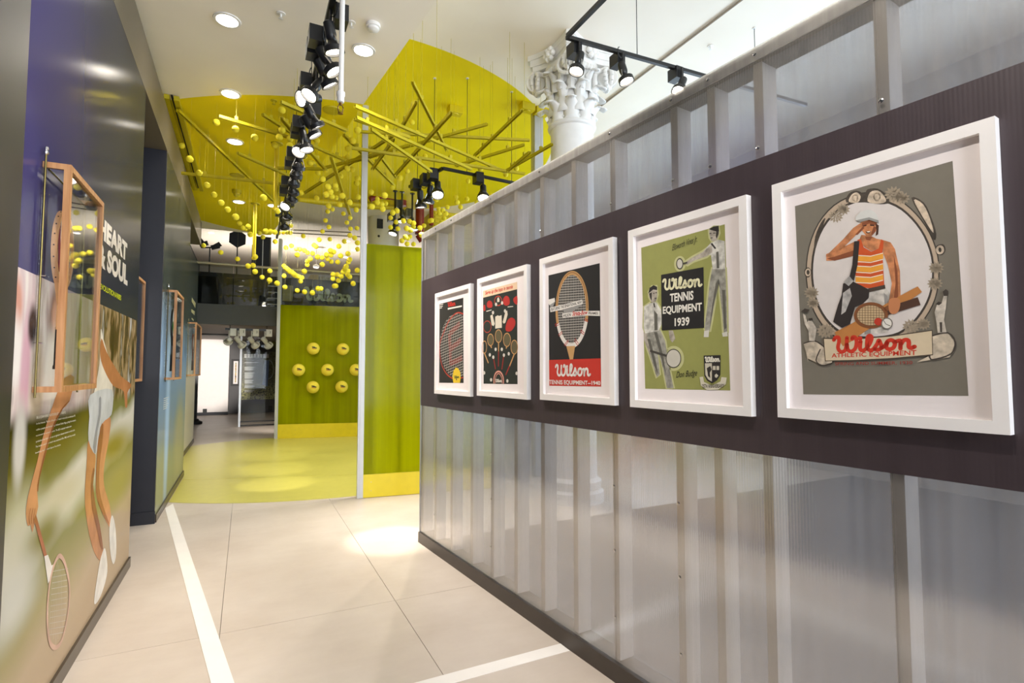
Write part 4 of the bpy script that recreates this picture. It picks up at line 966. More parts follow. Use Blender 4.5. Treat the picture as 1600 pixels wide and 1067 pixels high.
# giant balls on the far partition
PA = Pen(Vector((.66, 12.94, 0)), dA, UP, nA)
for i, (bx_, by_, lb) in enumerate([(303, 328, 'top left'), (538, 333, 'top right'), (186, 498, 'leftmost middle row'), (415, 498, 'centre middle row'), (640, 498, 'right edge middle row'), (300, 635, 'bottom left'), (528, 632, 'bottom right')]):
    PA.off = .146; PA.crop(430, 480, .1967); c = PA.uv((bx_, by_)); p = PA.pt(c); rr = .135
    t = thing('giant_tennis_ball', p - UP * rr, 'giant yellow tennis ball on the green partition, %s of the seven' % lb, 'giant ball', 'giant balls on the far partition')
    MB().sphere(p, rr, 28, 18).build('felt', jumbo_felt, t, True)
    MB().cyl(p - nA * (rr - .01), p - nA * (.112), .02, 10).build('mount', black_metal, t) if False else None
    # printed lettering wrapped on the ball
    def on_ball(mbx):
        vs = []
        for v in mbx.v:
            q = v - p; q.normalize(); vs.append(p + q * (rr + .0012))
        mbx.v = vs; return mbx
    PA.off = .146 + rr; q = [(c[0] - .015, c[1] + .045), (c[0] + .105, c[1] + .03), (c[0] + .105, c[1] - .005), (c[0] - .015, c[1] + .008)]
    on_ball(PA.script(MB(), q, 0, .24, False)).build('lettering', mat('ball_ink', (40, 34, 20), .7), t)
    q2 = [(c[0] - .015, c[1] - .0), (c[0] + .085, c[1] - .012), (c[0] + .085, c[1] - .028), (c[0] - .015, c[1] - .016)]
    on_ball(PA.ribbon(MB(), [(c[0] - .015 + .0125 * i_, c[1] - .008 - .0015 * i_) for i_ in range(9)], .012, 0, False)).build('lettering', mat('ball_red_ink', (190, 70, 30), .7), t)
# third tall post behind the gallery partition
pc = atz(839, 174, ZUP)
t = MB().box((pc.x - .07, pc.y - .06, 0), (pc.x + .07, pc.y + .06, ZUP - .003)).box((pc.x - .075, pc.y - .02, 0), (pc.x - .0705, pc.y + .02, ZUP - .003)).build('support_post', alu_white); tag(t, 'tall pale aluminium post rising between partition and classical column', 'post')

# ================================================================== suspended yellow bars
bar_m = mat('yellow_strut', (186, 170, 10), .5, var=.06)
BARS = []   # crop, endpoints, height, thickness
CA, CB, CF = (250, 130, .1968), (430, 140, .1875), (550, 40, .2249)
for i, (a, b) in enumerate([((140, 215), (925, 960)), ((465, 262), (1060, 440)), ((615, 555), (1020, 735)), ((160, 712), (1000, 805)), ((815, 250), (1100, 430)), ((970, 285), (1120, 460))]): BARS.append((CA, a, b))
for a, b in [((45, 105), (600, 345)), ((55, 240), (420, 670)), ((240, 865), (1000, 370)), ((420, 650), (1120, 465)), ((20, 655), (420, 662)), ((465, 565), (625, 1050)), ((570, 375), (990, 800)), ((270, 450), (580, 590)), ((660, 245), (1120, 400))]: BARS.append((CB, a, b))
for a, b in [((20, 735), (1235, 797)), ((420, 395), (660, 870)), ((445, 530), (350, 700)), ((690, 605), (300, 1040)), ((940, 685), (10, 945)), ((1195, 828), (720, 975)), ((20, 560), (1070, 1020)), ((30, 640), (830, 1000)), ((1180, 590), (850, 905)), ((1390, 825), (1070, 1010)), ((0, 850), (1200, 1030)), ((130, 720), (550, 1015)), ((165, 870), (310, 1060)), ((140, 1000), (290, 790)), ((1235, 880), (1080, 1010))]: BARS.append((CF, a, b))
STRUT_SEG = []
def _px(c, p): return (c[0] + p[0] * c[2], c[1] + p[1] * c[2])
_NUM = ('first second third fourth fifth sixth seventh eighth ninth tenth eleventh twelfth thirteenth fourteenth fifteenth sixteenth seventeenth eighteenth nineteenth '
        'twentieth twenty-first twenty-second twenty-third twenty-fourth twenty-fifth twenty-sixth twenty-seventh twenty-eighth twenty-ninth thirtieth').split()
_order = sorted(range(len(BARS)), key=lambda j: min(_px(BARS[j][0], BARS[j][1])[0], _px(BARS[j][0], BARS[j][2])[0]))
STRUT_LABELS = {}
def seg_near(a, b, c, d):
    return min(min((a.lerp(b, m / 40.).xy - c.lerp(d, n / 40.).xy).length for n in range(41)) for m in range(41)) < .09
for r_, j in enumerate(_order):
    a_, b_ = _px(BARS[j][0], BARS[j][1]), _px(BARS[j][0], BARS[j][2]); L_ = math.hypot(a_[0] - b_[0], a_[1] - b_[1])
    STRUT_LABELS[j] = '%s yellow ceiling strut, %s counting left ends from the exhibit wall' % ('long' if L_ > 130 else 'short', _NUM[r_])
for i, (cr, a, b) in enumerate(BARS):
    for lev in range(15):
        z = 4.345 - .035 * ((i * 4 + lev) % 15)
        p, q = atz(*_px(cr, a), z), atz(*_px(cr, b), z)
        if not any(abs(z - s0.z) < .0345 and seg_near(p, q, s0, s1) for s0, s1 in STRUT_SEG): break
    t = thing('suspended_strut', (p + q) / 2, STRUT_LABELS[i], 'strut', 'yellow struts crossing under the ceiling')
    STRUT_SEG.append((p.copy(), q.copy()))
    wd = .034 if cr is not CF else .028
    s_ = Vector((q - p).cross(UP)).normalized() * (wd / 2)
    mb = MB().bar(p + UP * .013, q + UP * .013, wd, .004); mb.bar(p + s_, q + s_, .004, .03); mb.bar(p - s_, q - s_, .004, .03); mb.build('channel', bar_m, t)
    for f in (.22, .78):
        h = p.lerp(q, f); zc_ = ceil_z(h.x, h.y)
        hg = MB().cyl(h + UP * .012, Vector((h.x, h.y, zc_)), .0018, 5); hg.obox(h + UP * .03, Vector((1, 0, 0)), Vector((0, 1, 0)), UP, .016, .016, .022); hg.build('hanger', bar_m, t)
# slotted twin rail fixed to the ceiling along the exhibit wall
p, q = atz(268, 152, ZLOW - .03), atz(310, 296, ZLOW - .03)
t = thing('ceiling_rail', (p + q) / 2, 'slotted yellow twin rail on the ceiling beside the exhibit wall', 'rail')
for dx in (-.045, .045): MB().bar(p + Vector((dx, 0, 0)), q + Vector((dx, 0, 0)), .05, .05).build('rail', bar_m, t)
MB().bar(p + UP * .024, q + UP * .024, .02, .01).build('slot', black_matte, t)
# sprinkler drop pipes painted yellow
for (x, y0, y1, lb) in ((433, 224, 326, 'longer'), (399, 318, 404, 'shorter, farther')):
    p = atz(x, y0, ZLOW); dep = (p - O).dot(Vector((math.sin(YAW), math.cos(YAW), 0)))
    zb = EYE + (578 - y1) / FPX * dep
    t = thing('drop_pipe', (p.x, p.y, zb), '%s yellow pipe dropping straight from the yellow ceiling' % lb, 'pipe', 'yellow drop pipes')
    MB().cyl((p.x, p.y, zb + .04), (p.x, p.y, ZLOW), .028, 14).build('pipe', yellow_board, t, True); MB().lathe((p.x, p.y, ZLOW - .012), [(.07, 0), (.075, .011)], 18).build('flange', bar_m, t); MB().lathe((p.x, p.y, zb), [(.03, 0), (.04, .01), (.04, .04), (.03, .05)], 14).build('head', yellow_board, t, True)

# ================================================================== hanging tennis balls
BALLS = [((250, 130, .1968), 10.0, [(448, 312), (600, 365), (752, 432), (968, 215), (970, 370), (948, 428), (1032, 440), (1030, 495), (1050, 545), (910, 492), (172, 495), (236, 602), (310, 713), (373, 810), (430, 885), (485, 950), (537, 1004), (600, 1062), (822, 908), (978, 803), (932, 1015)]),
 ((430, 140, .1875), 9.0, [(58, 338), (38, 398), (124, 410), (186, 312), (688, 340), (640, 425), (606, 492), (346, 423), (476, 545), (575, 580), (608, 565), (245, 555), (290, 610), (312, 615), (600, 658), (640, 665), (420, 670), (355, 692), (545, 722), (685, 740), (678, 780), (395, 745), (440, 810), (500, 800), (505, 828), (460, 852), (425, 875), (472, 890), (560, 885), (215, 860), (345, 905), (690, 895), (540, 960), (620, 940), (445, 970), (1040, 737), (1100, 680), (975, 815), (800, 855), (912, 882), (850, 940), (890, 955), (805, 975), (895, 995), (980, 1020), (1015, 1010), (135, 520)]),
 ((430, 300, .1687), 7.8, [(486, 180), (530, 160), (632, 200), (694, 240), (750, 165), (466, 263), (664, 283), (497, 325), (757, 335), (697, 340), (438, 365), (692, 402), (736, 425), (260, 408), (408, 441), (506, 437), (641, 457), (762, 470), (590, 503), (360, 492), (378, 505), (762, 530), (150, 498), (100, 515), (195, 525), (228, 530), (270, 540), (300, 562), (347, 568), (204, 582), (392, 602), (436, 608), (512, 543), (541, 555), (476, 582), (516, 585), (606, 592), (674, 571), (484, 620), (325, 620), (300, 642), (297, 675), (436, 670), (520, 645), (579, 648), (690, 625), (678, 650), (657, 690), (646, 715), (677, 730), (630, 740), (672, 765), (690, 785), (760, 725), (270, 735), (536, 765), (576, 765), (612, 780), (535, 803), (585, 820), (235, 827), (82, 778), (90, 880), (205, 912), (272, 925), (345, 933), (395, 893), (425, 895), (548, 870), (562, 870), (722, 848), (80, 685), (100, 705), (118, 720), (135, 735), (155, 745), (170, 758), (185, 772), (205, 780), (225, 787), (248, 793), (145, 312), (30, 380), (75, 375), (110, 375), (140, 377), (18, 845), (595, 118), (495, 130), (380, 60), (470, 30), (525, 45), (565, 55), (690, 100), (765, 50)]),
 ((300, 340, .1687), 7.8, [(107, 258), (266, 322), (421, 383), (520, 448), (566, 443), (584, 500), (648, 552), (720, 493), (718, 580), (786, 608), (440, 55), (470, 95), (493, 102), (522, 83), (540, 157), (625, 145), (657, 180), (683, 125), (728, 128), (768, 135), (770, 222), (803, 140), (586, 362)]),
 ((570, 260, .18125), 8.0, [(363, 45), (303, 103), (236, 182), (552, 58), (996, 22), (1215, 70), (890, 127), (580, 173), (170, 252), (180, 320), (100, 310), (145, 325), (108, 280), (275, 380), (240, 400), (222, 443), (270, 480), (332, 470), (385, 475), (420, 490), (222, 525), (285, 537), (360, 535), (395, 550), (420, 520), (475, 530), (510, 510), (488, 590), (390, 605), (350, 610), (370, 620), (320, 640), (365, 668), (420, 670), (575, 465), (560, 470), (638, 370), (672, 380), (697, 407), (642, 405), (682, 448), (745, 440), (662, 482), (800, 425), (885, 385), (785, 265), (825, 350), (795, 310), (712, 352), (965, 307), (1088, 250), (615, 285), (60, 345), (1305, 20), (880, 280)]),
 ((550, 40, .2249), 8.6, [(417, 672), (452, 747), (484, 832), (508, 908), (892, 995), (1068, 1035), (1140, 990), (38, 727), (5, 800)])]
BR_ = .037
proto = MB().sphere((0, 0, 0), BR_, 16, 10).build('hanging_tennis_ball', ball_felt, None, True, (0, 0, 0)).data
seam = []
for i in range(40):
    t = 2 * math.pi * i / 40; a = math.pi / 2 - .47 * math.pi / 2 * 1.0 * math.cos(2 * t) * .95; ph = t + .22 * math.sin(4 * t)
    seam.append(Vector((math.sin(a) * math.cos(ph), math.sin(a) * math.sin(ph), math.cos(a))) * (BR_ + .0003))
bpy.data.objects.remove([o for o in bpy.data.objects if o.data is proto][0])
string_m = mat('ball_string', (196, 186, 120), .6, var=0)
sm_ = MB().cyl((0, 0, 0), (0, 0, 1), .0004, 4, False); so = sm_.build('string', string_m, None, False, (0, 0, 0)); string_me = so.data; bpy.data.objects.remove(so)
PLACED = []; XTR_ = .44
for cr, dpx, lst in BALLS:
    for (x, y) in lst:
        px, py = cr[0] + x * cr[2], cr[1] + y * cr[2]
        D = 2 * BR_ * FPX / dpx * random.uniform(.92, 1.12)
        if py < 520: D = min(D, (ZLOW - .14 - EYE) * FPX / (578.5 - py + 12) if px < 560 else (ZUP - .3 - EYE) * FPX / (578.5 - py + 12))
        best = None
        for k_ in [1 + s_ * d_ * .015 for d_ in range(15) for s_ in (-1, 1)]:
            p = atd(px, py, D * k_); gap = min([(p - b_).length for b_ in PLACED] or [9])
            if any((p.xy - b_.xy).length < .042 for b_ in PLACED): gap = min(gap, .055)
            for sa, sb in STRUT_SEG:
                t_ = max(0, min(1, (p - sa).dot(sb - sa) / (sb - sa).length_squared)); gap = min(gap, (p - sa.lerp(sb, t_)).length + .015)
                e_ = (sb - sa).xy; t_ = max(0, min(1, (p.xy - sa.xy).dot(e_) / e_.length_squared))
                if sa.z > p.z and (p.xy - sa.xy.lerp(sb.xy, t_)).length < .03: gap = min(gap, .06)
            if 6.2 < p.y < 6.7 and p.z < 3.12 and p.x > 1.1: gap = 0
            if abs(p.x - XTR_) < .17 and 3.5 < p.z < 3.95: gap = min(gap, .05)
            if abs(p.x - XTR_) < .07 and p.z < 3.9: gap = min(gap, .055)
            if p.z > ceil_z(p.x, p.y) - .1: gap = 0
            if best is None or gap > best[0]: best = (gap, p)
            if gap > 2 * BR_ + .003: break
        p = best[1]; PLACED.append(p)
        o = bpy.data.objects.new('hanging_tennis_ball', proto); o.location = p; o.rotation_euler = (random.random() * 6, random.random() * 6, 0); COL.objects.link(o)
        o.rotation_euler = (0, 0, 0)
        tag(o, 'small yellow tennis ball hanging on a thread from the yellow ceiling', 'ball', 'tennis balls hanging in the round room')
        zc_ = ceil_z(p.x, p.y)
        s_ = bpy.data.objects.new('string', string_me); s_.parent = o; s_.location = (0, 0, BR_); s_.scale = (1, 1, zc_ - p.z - BR_); COL.objects.link(s_)

# ================================================================== track lighting
WARM = (1.0, .93, .84)
def spot_lamp(parent, pos, aim, power, size=70, blend=.6, radius=.05):
    l = bpy.data.lights.new('spot', 'SPOT'); l.energy = power; l.color = WARM; l.spot_size = math.radians(size); l.spot_blend = blend; l.shadow_soft_size = radius
    o = bpy.data.objects.new('spot', l); COL.objects.link(o)
    base = Vector((0, 0, 0)); q = parent
    while q is not None: base += q.location; q = q.parent
    o.location = Vector(pos) - base; o.rotation_euler = Vector(aim).to_track_quat('-Z', 'Y').to_euler(); o.parent = parent
def track_head(top, aim, label, group, power, box_side=Vector((-1, 0, 0)), k=1.0, body=black_metal, glow=lamp_glow, size=70):
    """driver box on the rail, stem, yoke, body, lamp ring with bright lens, cable loop"""
    top = Vector(top); aim = Vector(aim).normalized()
    t = thing('track_spotlight', top, label, 'spotlight', group)
    MB().obox(top + box_side * ((.042 if abs(box_side.x) > .5 else .06) * k + .0215) - UP * .03 * k, Vector((1, 0, 0)), Vector((0, 1, 0)), UP, .042 * k, .06 * k, .055 * k).build('driver_box', body, t)
    piv = top - UP * .15 * k
    MB().cyl(top, piv, .011 * k, 10).build('stem', body, t)
    MB().lathe(piv - aim * .07 * k, [(.02 * k, 0), (.034 * k, .012 * k), (.036 * k, .09 * k), (.03 * k, .115 * k), (.02 * k, .125 * k)], 16, aim).build('body', body, t, True)
    rc = piv + aim * .10 * k
    sd = aim.cross(UP); sd = sd.normalized() if sd.length > .05 else Vector((1, 0, 0))
    y = MB()
    for sg in (-1, 1): y.bar(piv + sd * sg * .034 * k + aim * .02 * k, rc + sd * sg * .062 * k, .006 * k, .010 * k, aim.cross(sd))
    y.build('yoke', chrome, t)
    MB().lathe(rc, [(.050 * k, -.006 * k), (.066 * k, -.004 * k), (.067 * k, .030 * k), (.058 * k, .031 * k), (.057 * k, .012 * k)], 24, aim).build('lamp_ring', body, t, True)
    MB().lathe(rc, [(.02 * k, -.05 * k), (.05 * k, -.008 * k), (.0565 * k, .012 * k)], 20, aim).build('reflector', body, t, True)
    MB().lathe(rc + aim * .0125 * k, [(.055 * k, 0), (.052 * k, .005 * k)], 24, aim).build('lens', glow, t)
    cp = [top + sd * .02 * k - UP * .02 * k + (sd * math.cos(a) - UP * math.sin(a)) * .045 * k + sd * .03 * k for a in [i * math.pi / 7 - 1.2 for i in range(10)]]
    MB().tube(cp, .004 * k, 6).build('cable', black_matte, t)
    if power: spot_lamp(t, rc + aim * .04 * k, aim, power, size)
    return t
ZTR, XTR = 3.86, .44
def rail(p, q, label):
    p, q = Vector(p), Vector(q); t = thing('track_rail', (p + q) / 2, label, 'lighting track')
    MB().bar(p, q, .036, .034).build('rail', black_metal, t)
    n = max(2, int((q - p).length / 1.6))
    for i in range(n):
        h = p.lerp(q, (i + .5) / n); zc_ = ceil_z(h.x, h.y)
        MB().cyl(h + UP * .016, (h.x, h.y, zc_), .004, 6).build('suspension_rod', black_metal, t)
        MB().lathe((h.x, h.y, zc_ - .008), [(.02, 0), (.02, .0075)], 12).build('ceiling_plate', white_metal, t)
    return t
rail((XTR, -2.5, ZTR), (XTR, 10.35, ZTR), 'long black lighting track running down the corridor ceiling')
HEAD_W = {1: 80, 2: 80, 5: 70, 6: 80}
HEADS = [(15, (.25, .1, -1)), (58, (.62, -.15, -1)), (80, (.62, .15, -1)), (112, (-.5, -.3, -.9)), (135, (-.9, -.5, -.45)), (160, (.62, .2, -1)), (178, (.6, .0, -1)), (205, (.1, .1, -1)), (218, (-.35, -.55, -1)), (240, (.5, .1, -1)), (256, (.15, .15, -1)), (273, (.1, .1, -1)), (290, (.25, .95, -.75)), (304, (.3, .9, -.7)), (320, (-.4, -.6, -1)), (338, (.35, .9, -.6)), (356, (.3, .9, -.8))]
ys = []
for i, (py, aim) in enumerate(HEADS):
    p = atx(520 - .2187 * py, py, XTR); ys.append(p.y)
POOLS = {7: (612, 843, 560), 9: (432, 757, 300), 10: (430, 734, 300), 11: (430, 711, 300)}   # narrow beams making bright pools on the floor
ORD = ['first', 'second', 'third', 'fourth', 'fifth', 'sixth', 'seventh', 'eighth', 'ninth', 'tenth', 'eleventh', 'twelfth', 'thirteenth', 'fourteenth', 'fifteenth', 'sixteenth', 'farthest']
for i, (py, aim) in enumerate(HEADS):
    if i in POOLS: aim = atz(POOLS[i][0], POOLS[i][1], 0) - Vector((XTR, ys[i], ZTR - .25)); HEAD_W[i] = POOLS[i][2]
    track_head((XTR, ys[i], ZTR - .017), aim, 'black spotlight on the corridor track, %s from the camera in view' % ORD[i], 'black spotlights on the corridor track', HEAD_W[i] if i in HEAD_W else (26 if ys[i] < 5.5 else 32 if ys[i] < 7.2 else 84), Vector((-1 if i % 3 else 1, 0, 0)), size=15 if i in POOLS else 70)
for j, y in enumerate((.6, 1.6, 2.5)):      # the same track carries on above and behind the viewer
    track_head((XTR, y, ZTR - .017), ((.62, .15, -1), (-.55, .2, -1), (.62, .1, -1))[j], 'black spotlight on the corridor track above the camera, %s before the visible ones' % ('third', 'second', 'first')[j], 'black spotlights on the corridor track', 90, k=1.0, size=70)
# right-hand hanging track with a corner
ZR = 4.6; rc0 = atz(885, 58, ZR)
rail((rc0.x, rc0.y, ZR), (rc0.x + 3.2, rc0.y - .15, ZR), 'black hanging track crossing in front of the classical column')
rail((rc0.x, rc0.y - .02, ZR), (rc0.x + .03, rc0.y - 4.5, ZR), 'black hanging track meeting the other at a corner, running overhead')
for px, py, aim, lb in ((905, 63, (-.30, -.05, -1), 'left, under the corner box'), (973, 80, (.12, -.25, -1), 'middle, lamp pointing down'), (1065, 103, (-.6, -.2, -1), 'right, just above the partition edge')):
    p = atz(px, py, ZR); track_head((p.x, p.y, ZR - .017), aim, 'black spotlight on the hanging track near the column, %s' % lb, 'spotlights by the column', 45, Vector((0, 1, 0)), k=1.1)
for j, y in enumerate((2.9, 1.6, .2)):
    track_head((rc0.x + .01, y, ZR - .017), (-.75, .1, -1), 'black spotlight on the overhead track above the partition, %s from the corner' % ('first', 'second', 'third')[j], 'spotlights by the column', 70, k=1.1, size=85)
# track inside the round room, right part
ZQ = 4.05
qa, qb, qc = atz(640, 292, ZQ), atz(692, 263, ZQ), atz(832, 292, ZQ)
rail(qa, qb, 'short black track segment in the round room, left of its bend'); rail(qb, qc, 'black track in the round room above the partition edge')
for px, py, aim, lb in ((684, 268, (-.15, -.5, -1), 'bright one nearer the bend'), (672, 276, (-.1, .2, -1), 'under the left bend'), (755, 274, (-.2, -.5, -1), 'bright one at right'), (657, 284, (.1, .1, -1), 'lowest at left')):
    p = atz(px, py, ZQ); track_head((p.x, p.y, ZQ - .017), aim, 'black spotlight in the round room, %s' % lb, 'spotlights in the round room', 150, k=1.2)

# ================================================================== ceiling fittings
def downlight(px, py, label, lit=True, power=66, r=.085, dark=False):
    p = atz(px, py, ZLOW); t = thing('downlight', (p.x, p.y, ZLOW - .012), label, 'downlight', 'round ceiling downlights')
    c = Vector((p.x, p.y, ZLOW))
    MB().lathe(c - UP * .010, [(r, 0), (r * 1.22, .001), (r * 1.25, .0095)], 32).build('trim', bar_m if dark else white_metal, t)
    MB().lathe(c - UP * .011, [(r * .98, 0), (r * .98, .002)], 32).build('lens', down_glow if lit else bar_m, t)
    if lit: spot_lamp(t, c - UP * .03, (0, 0, -1), power, 140, 1.0, .07)
downlight(355, 31, 'lit round downlight nearest the camera on the white ceiling, left', power=50)
downlight(568, 78, 'lit round downlight to the right of the corridor track')
downlight(360, 146, 'lit round downlight cut by the edge of the yellow disc')
downlight(367, 221, 'lit round downlight within the yellow disc, nearest of those', True, 110)
downlight(373, 315, 'lit round downlight far back in the yellow disc', True, 110)
downlight(427, 321, 'lit round downlight beside the second yellow pipe', True, 110)
downlight(371, 274, 'unlit round downlight painted yellow, in the yellow disc', False, dark=True)
downlight(519, 172, 'unlit yellow round recess right of the corridor track', False, dark=True)
def small_fit(px, py, name, label, cat, prof, m, z=ZLOW, group=None):
    p = atz(px, py, z); mb = MB()
    o = mb.lathe((p.x, p.y, z), [(r_, -h) for r_, h in prof], 20).build(name, m, None, True); tag(o, label, cat, group)
small_fit(583, 38, 'smoke_detector', 'white domed smoke detector on the ceiling', 'smoke detector', [(.06, .0005), (.062, .03), (.05, .032), (.048, .05), (.03, .06), (.001, .062)], white_metal)
small_fit(370, 297, 'ceiling_camera', 'yellow domed camera on the yellow ceiling', 'camera', [(.07, .0005), (.07, .05), (.05, .055), (.045, .09), (.02, .11), (.001, .115)], bar_m)
for i, (px, py, z, m, lb) in enumerate(((439, 21, ZLOW, white_metal, 'sprinkler head on the white ceiling left of the track'), (549, 35, ZLOW, white_metal, 'sprinkler head on the white ceiling right of the track'), (428, 157, ZLOW, bar_m, 'yellow sprinkler head just inside the yellow disc'), (1110, 72, ZUP, white_metal, 'sprinkler head on the upper ceiling above the partition'))):
    small_fit(px, py, 'sprinkler', 'small %s' % lb, 'sprinkler', [(.035, .0005), (.034, .006), (.008, .008), (.007, .04), (.02, .042), (.001, .046)], m, z, 'ceiling sprinklers')
for px, py, lb in ((711, 168, 'boxy speaker on the yellow upper ceiling'), (823, 163, 'round emergency light on the yellow upper ceiling by the column'), (845, 170, 'yellow emergency unit with twin heads by the tall post')):
    p = atz(px, py, ZUP); mb = MB().obox(p - UP * .05, Vector((1, 0, 0)), Vector((0, 1, 0)), UP, .10, .07, .049); mb.lathe(p - UP * .11, [(.045, 0), (.06, .03), (.055, .07)], 16)
    tag(mb.build('ceiling_unit', yellow_paint), lb, 'ceiling unit')
# white pipe dropping beside the track
p = atd(532, 172, 3.25); t = thing('white_pipe', (p.x, p.y, p.z - .05), 'white pipe dropping beside the corridor track with a brass sprinkler tip', 'pipe')
MB().cyl((p.x, p.y, p.z + .10), (p.x, p.y, ZLOW), .0155, 16).build('pipe', white_metal, t, True)
MB().lathe((p.x, p.y, p.z + .045), [(.012, 0), (.020, .004), (.021, .04), (.025, .045), (.025, .065), (.016, .07)], 16).build('coupling', white_metal, t, True)
mb = MB().cyl((p.x, p.y, p.z + .045), (p.x, p.y, p.z + .03), .009, 10)
for sg in (-1, 1): mb.tube([(p.x + sg * .008, p.y, p.z + .035), (p.x + sg * .016, p.y, p.z + .015), (p.x + sg * .012, p.y, p.z - .01), (p.x, p.y, p.z - .02)], .0035, 6)
mb.cyl((p.x, p.y, p.z - .019), (p.x, p.y, p.z - .024), .016, 12); mb.build('sprinkler_tip', mat('brass', (120, 90, 50), .3, metal=.9), t)
# conduit along the upper ceiling
a, b = atz(1165, -5, ZUP - .015), atz(932, 171, ZUP - .015)
tag(MB().cyl(a + (a - b) * .6, b, .012, 8).build('ceiling_conduit', mat('conduit_grey', (150, 138, 122), .5)), 'thin grey conduit along the upper ceiling beyond the column', 'conduit')

# ================================================================== back of the shop: mezzanine and lower room
ZC2, ZF2 = 2.54, 2.95
lower_ceil = mat('lower_ceiling', (150, 138, 128), .6)
struct(MB().box((-1.6, YB, ZC2), (2.6, YEND, ZF2)).build('floor', lower_ceil))                     # slab over the lower room
struct(MB().box((-1.6, YB - .03, ZC2 - .02), (7.9, YB - .001, ZF2 + .02)).build('trim_3', fascia_paint))  # fascia
struct(MB().box((2.601, YB, ZC2), (7.9, YEND, ZF2)).build('floor', lower_ceil))
# glass railing
ra, rb = aty(300, 412, YB + .02), aty(556, 426, YB + .02); rz = (ra.z + rb.z) / 2
gr = thing('glass_railing', (1.0, YB + .02, ZF2), 'dark glass railing with a metal handrail along the mezzanine edge', 'railing')
MB().cyl((-1.55, YB + .02, rz), (4.5, YB + .02, rz), .03, 12).build('handrail', mat('rail_metal', (176, 166, 140), .35, metal=.5), gr, True)
for i, x in enumerate((-1.5, -.3, .9, 2.1, 3.3)): MB().box((x + .008, YB + .014, ZF2 + .021), (x + 1.192, YB + .026, rz - .03)).build('glass_panel', rail_glass, gr)
MB().box((-1.55, YB + .005, ZF2 + .0005), (4.5, YB + .035, ZF2 + .02)).build('channel', black_metal, gr)
# dark display cabinets behind the railing
def px_box(x0, y0, x1, y1, Y, dep, name, m, label, cat, parts=None):
    a = aty(x0, y1, Y); b = aty(x1, y0, Y)
    t = thing(name, ((a.x + b.x) / 2, Y + dep / 2, a.z), label, cat)
    MB().box((a.x, Y, a.z), (b.x, Y + dep, b.z)).build('body', m, t); return t, a, b
MB_ = None
cab = thing('display_cabinet', (.2, 14.6, ZF2), 'black display cabinets standing behind the mezzanine glass', 'cabinet')
for x0, x1 in ((-1.45, -.55), (-.54, .38), (.40, 1.5), (1.52, 3.6)): MB().box((x0, 14.5, ZF2 + .001), (x1, 15.1, rz - .06)).build('unit', black_matte, cab)
for x0, x1 in ((-1.35, -.62), (-.46, .30)): MB().box((x0, 14.485, ZF2 + .12), (x1, 14.499, rz - .16)).build('door', mat('dark_gloss', (18, 18, 20), .15), cab)
for k_, z in enumerate((3.12, 3.27, 3.42, 3.57)): MB().box((.44, 14.44, z), (.66, 14.499, z + .015)).build('shelf_edge', white_metal, cab)
# script sign and plaque
SG = Pen((0, 14.462, 0), (1, 0, 0), UP, (0, -1, 0)); SG.crop(430, 420, .08125)
sg = thing('script_sign', aty(500, 470, 14.45), 'pale script shop sign on dark boards behind the mezzanine glass', 'sign')
q = [(555, 365), (1480, 455), (1480, 640), (555, 590)]
mb = SG.script(MB(), q, 0, .2); o = mb.build('letters', mat('sign_face', (206, 212, 176), .4), sg)
md = o.modifiers.new('thick', 'SOLIDIFY'); md.thickness = .03
a = aty(474, 434, 14.45); b = aty(556, 478, 14.45); MB().box((a.x, 14.468, ZF2 + .03), (b.x + .1, 14.499, rz - .10)).build('board', mat('sign_board', (30, 33, 38), .4), sg)
pq = thing('rounded_plaque', aty(450, 470, 14.4), 'tan rounded plaque left of the script sign', 'plaque')
SG.off = 0; mb = SG.poly(MB(), [(160, 325), (310, 325), (345, 360), (330, 590), (300, 622), (150, 615), (140, 580), (148, 350)], 0, True, 3); o = mb.build('face', mat('plaque_tan', (176, 164, 112), .5), pq); md = o.modifiers.new('thick', 'SOLIDIFY'); md.thickness = .07; md.offset = 0
# goods on the cabinets: boxes
for i, (x0, y0, x1, y1, rgb, lb) in enumerate(((480, 426, 498, 434, (206, 176, 110), 'tan angled box on the cabinet top left of the pale boxes'), (499, 429, 508, 436, (196, 186, 150), 'pale square box on the cabinet top, left of two'), (509, 430, 517, 436, (196, 186, 150), 'pale square box on the cabinet top, right of two'), (530, 430, 552, 438, (200, 190, 160), 'long pale box at the right end of the cabinet top'))):
    a = aty(x0, y1, 14.7); b = aty(x1, y0, 14.7); h = max(.08, b.z - a.z); z = rz - .0595
    t = thing('carton', ((a.x + b.x) / 2, 14.8, z), lb, 'box', 'cartons above the script sign')
    MB().hexa([(a.x, 14.7, z), (b.x, 14.7, z), (b.x, 14.95, z), (a.x, 14.95, z), (a.x + (.08 if i == 0 else 0), 14.7, z + h), (b.x, 14.7, z + h), (b.x, 14.95, z + h), (a.x + (.08 if i == 0 else 0), 14.95, z + h)]).build('box', mat('carton_%d' % i, rgb, .7), t)
    MB().box(((a.x + b.x) / 2 - .012, 14.698, z + .002), ((a.x + b.x) / 2 + .012, 14.6995, z + h - .004)).build('seam', mat('carton_tape', (170, 150, 100), .6), t)
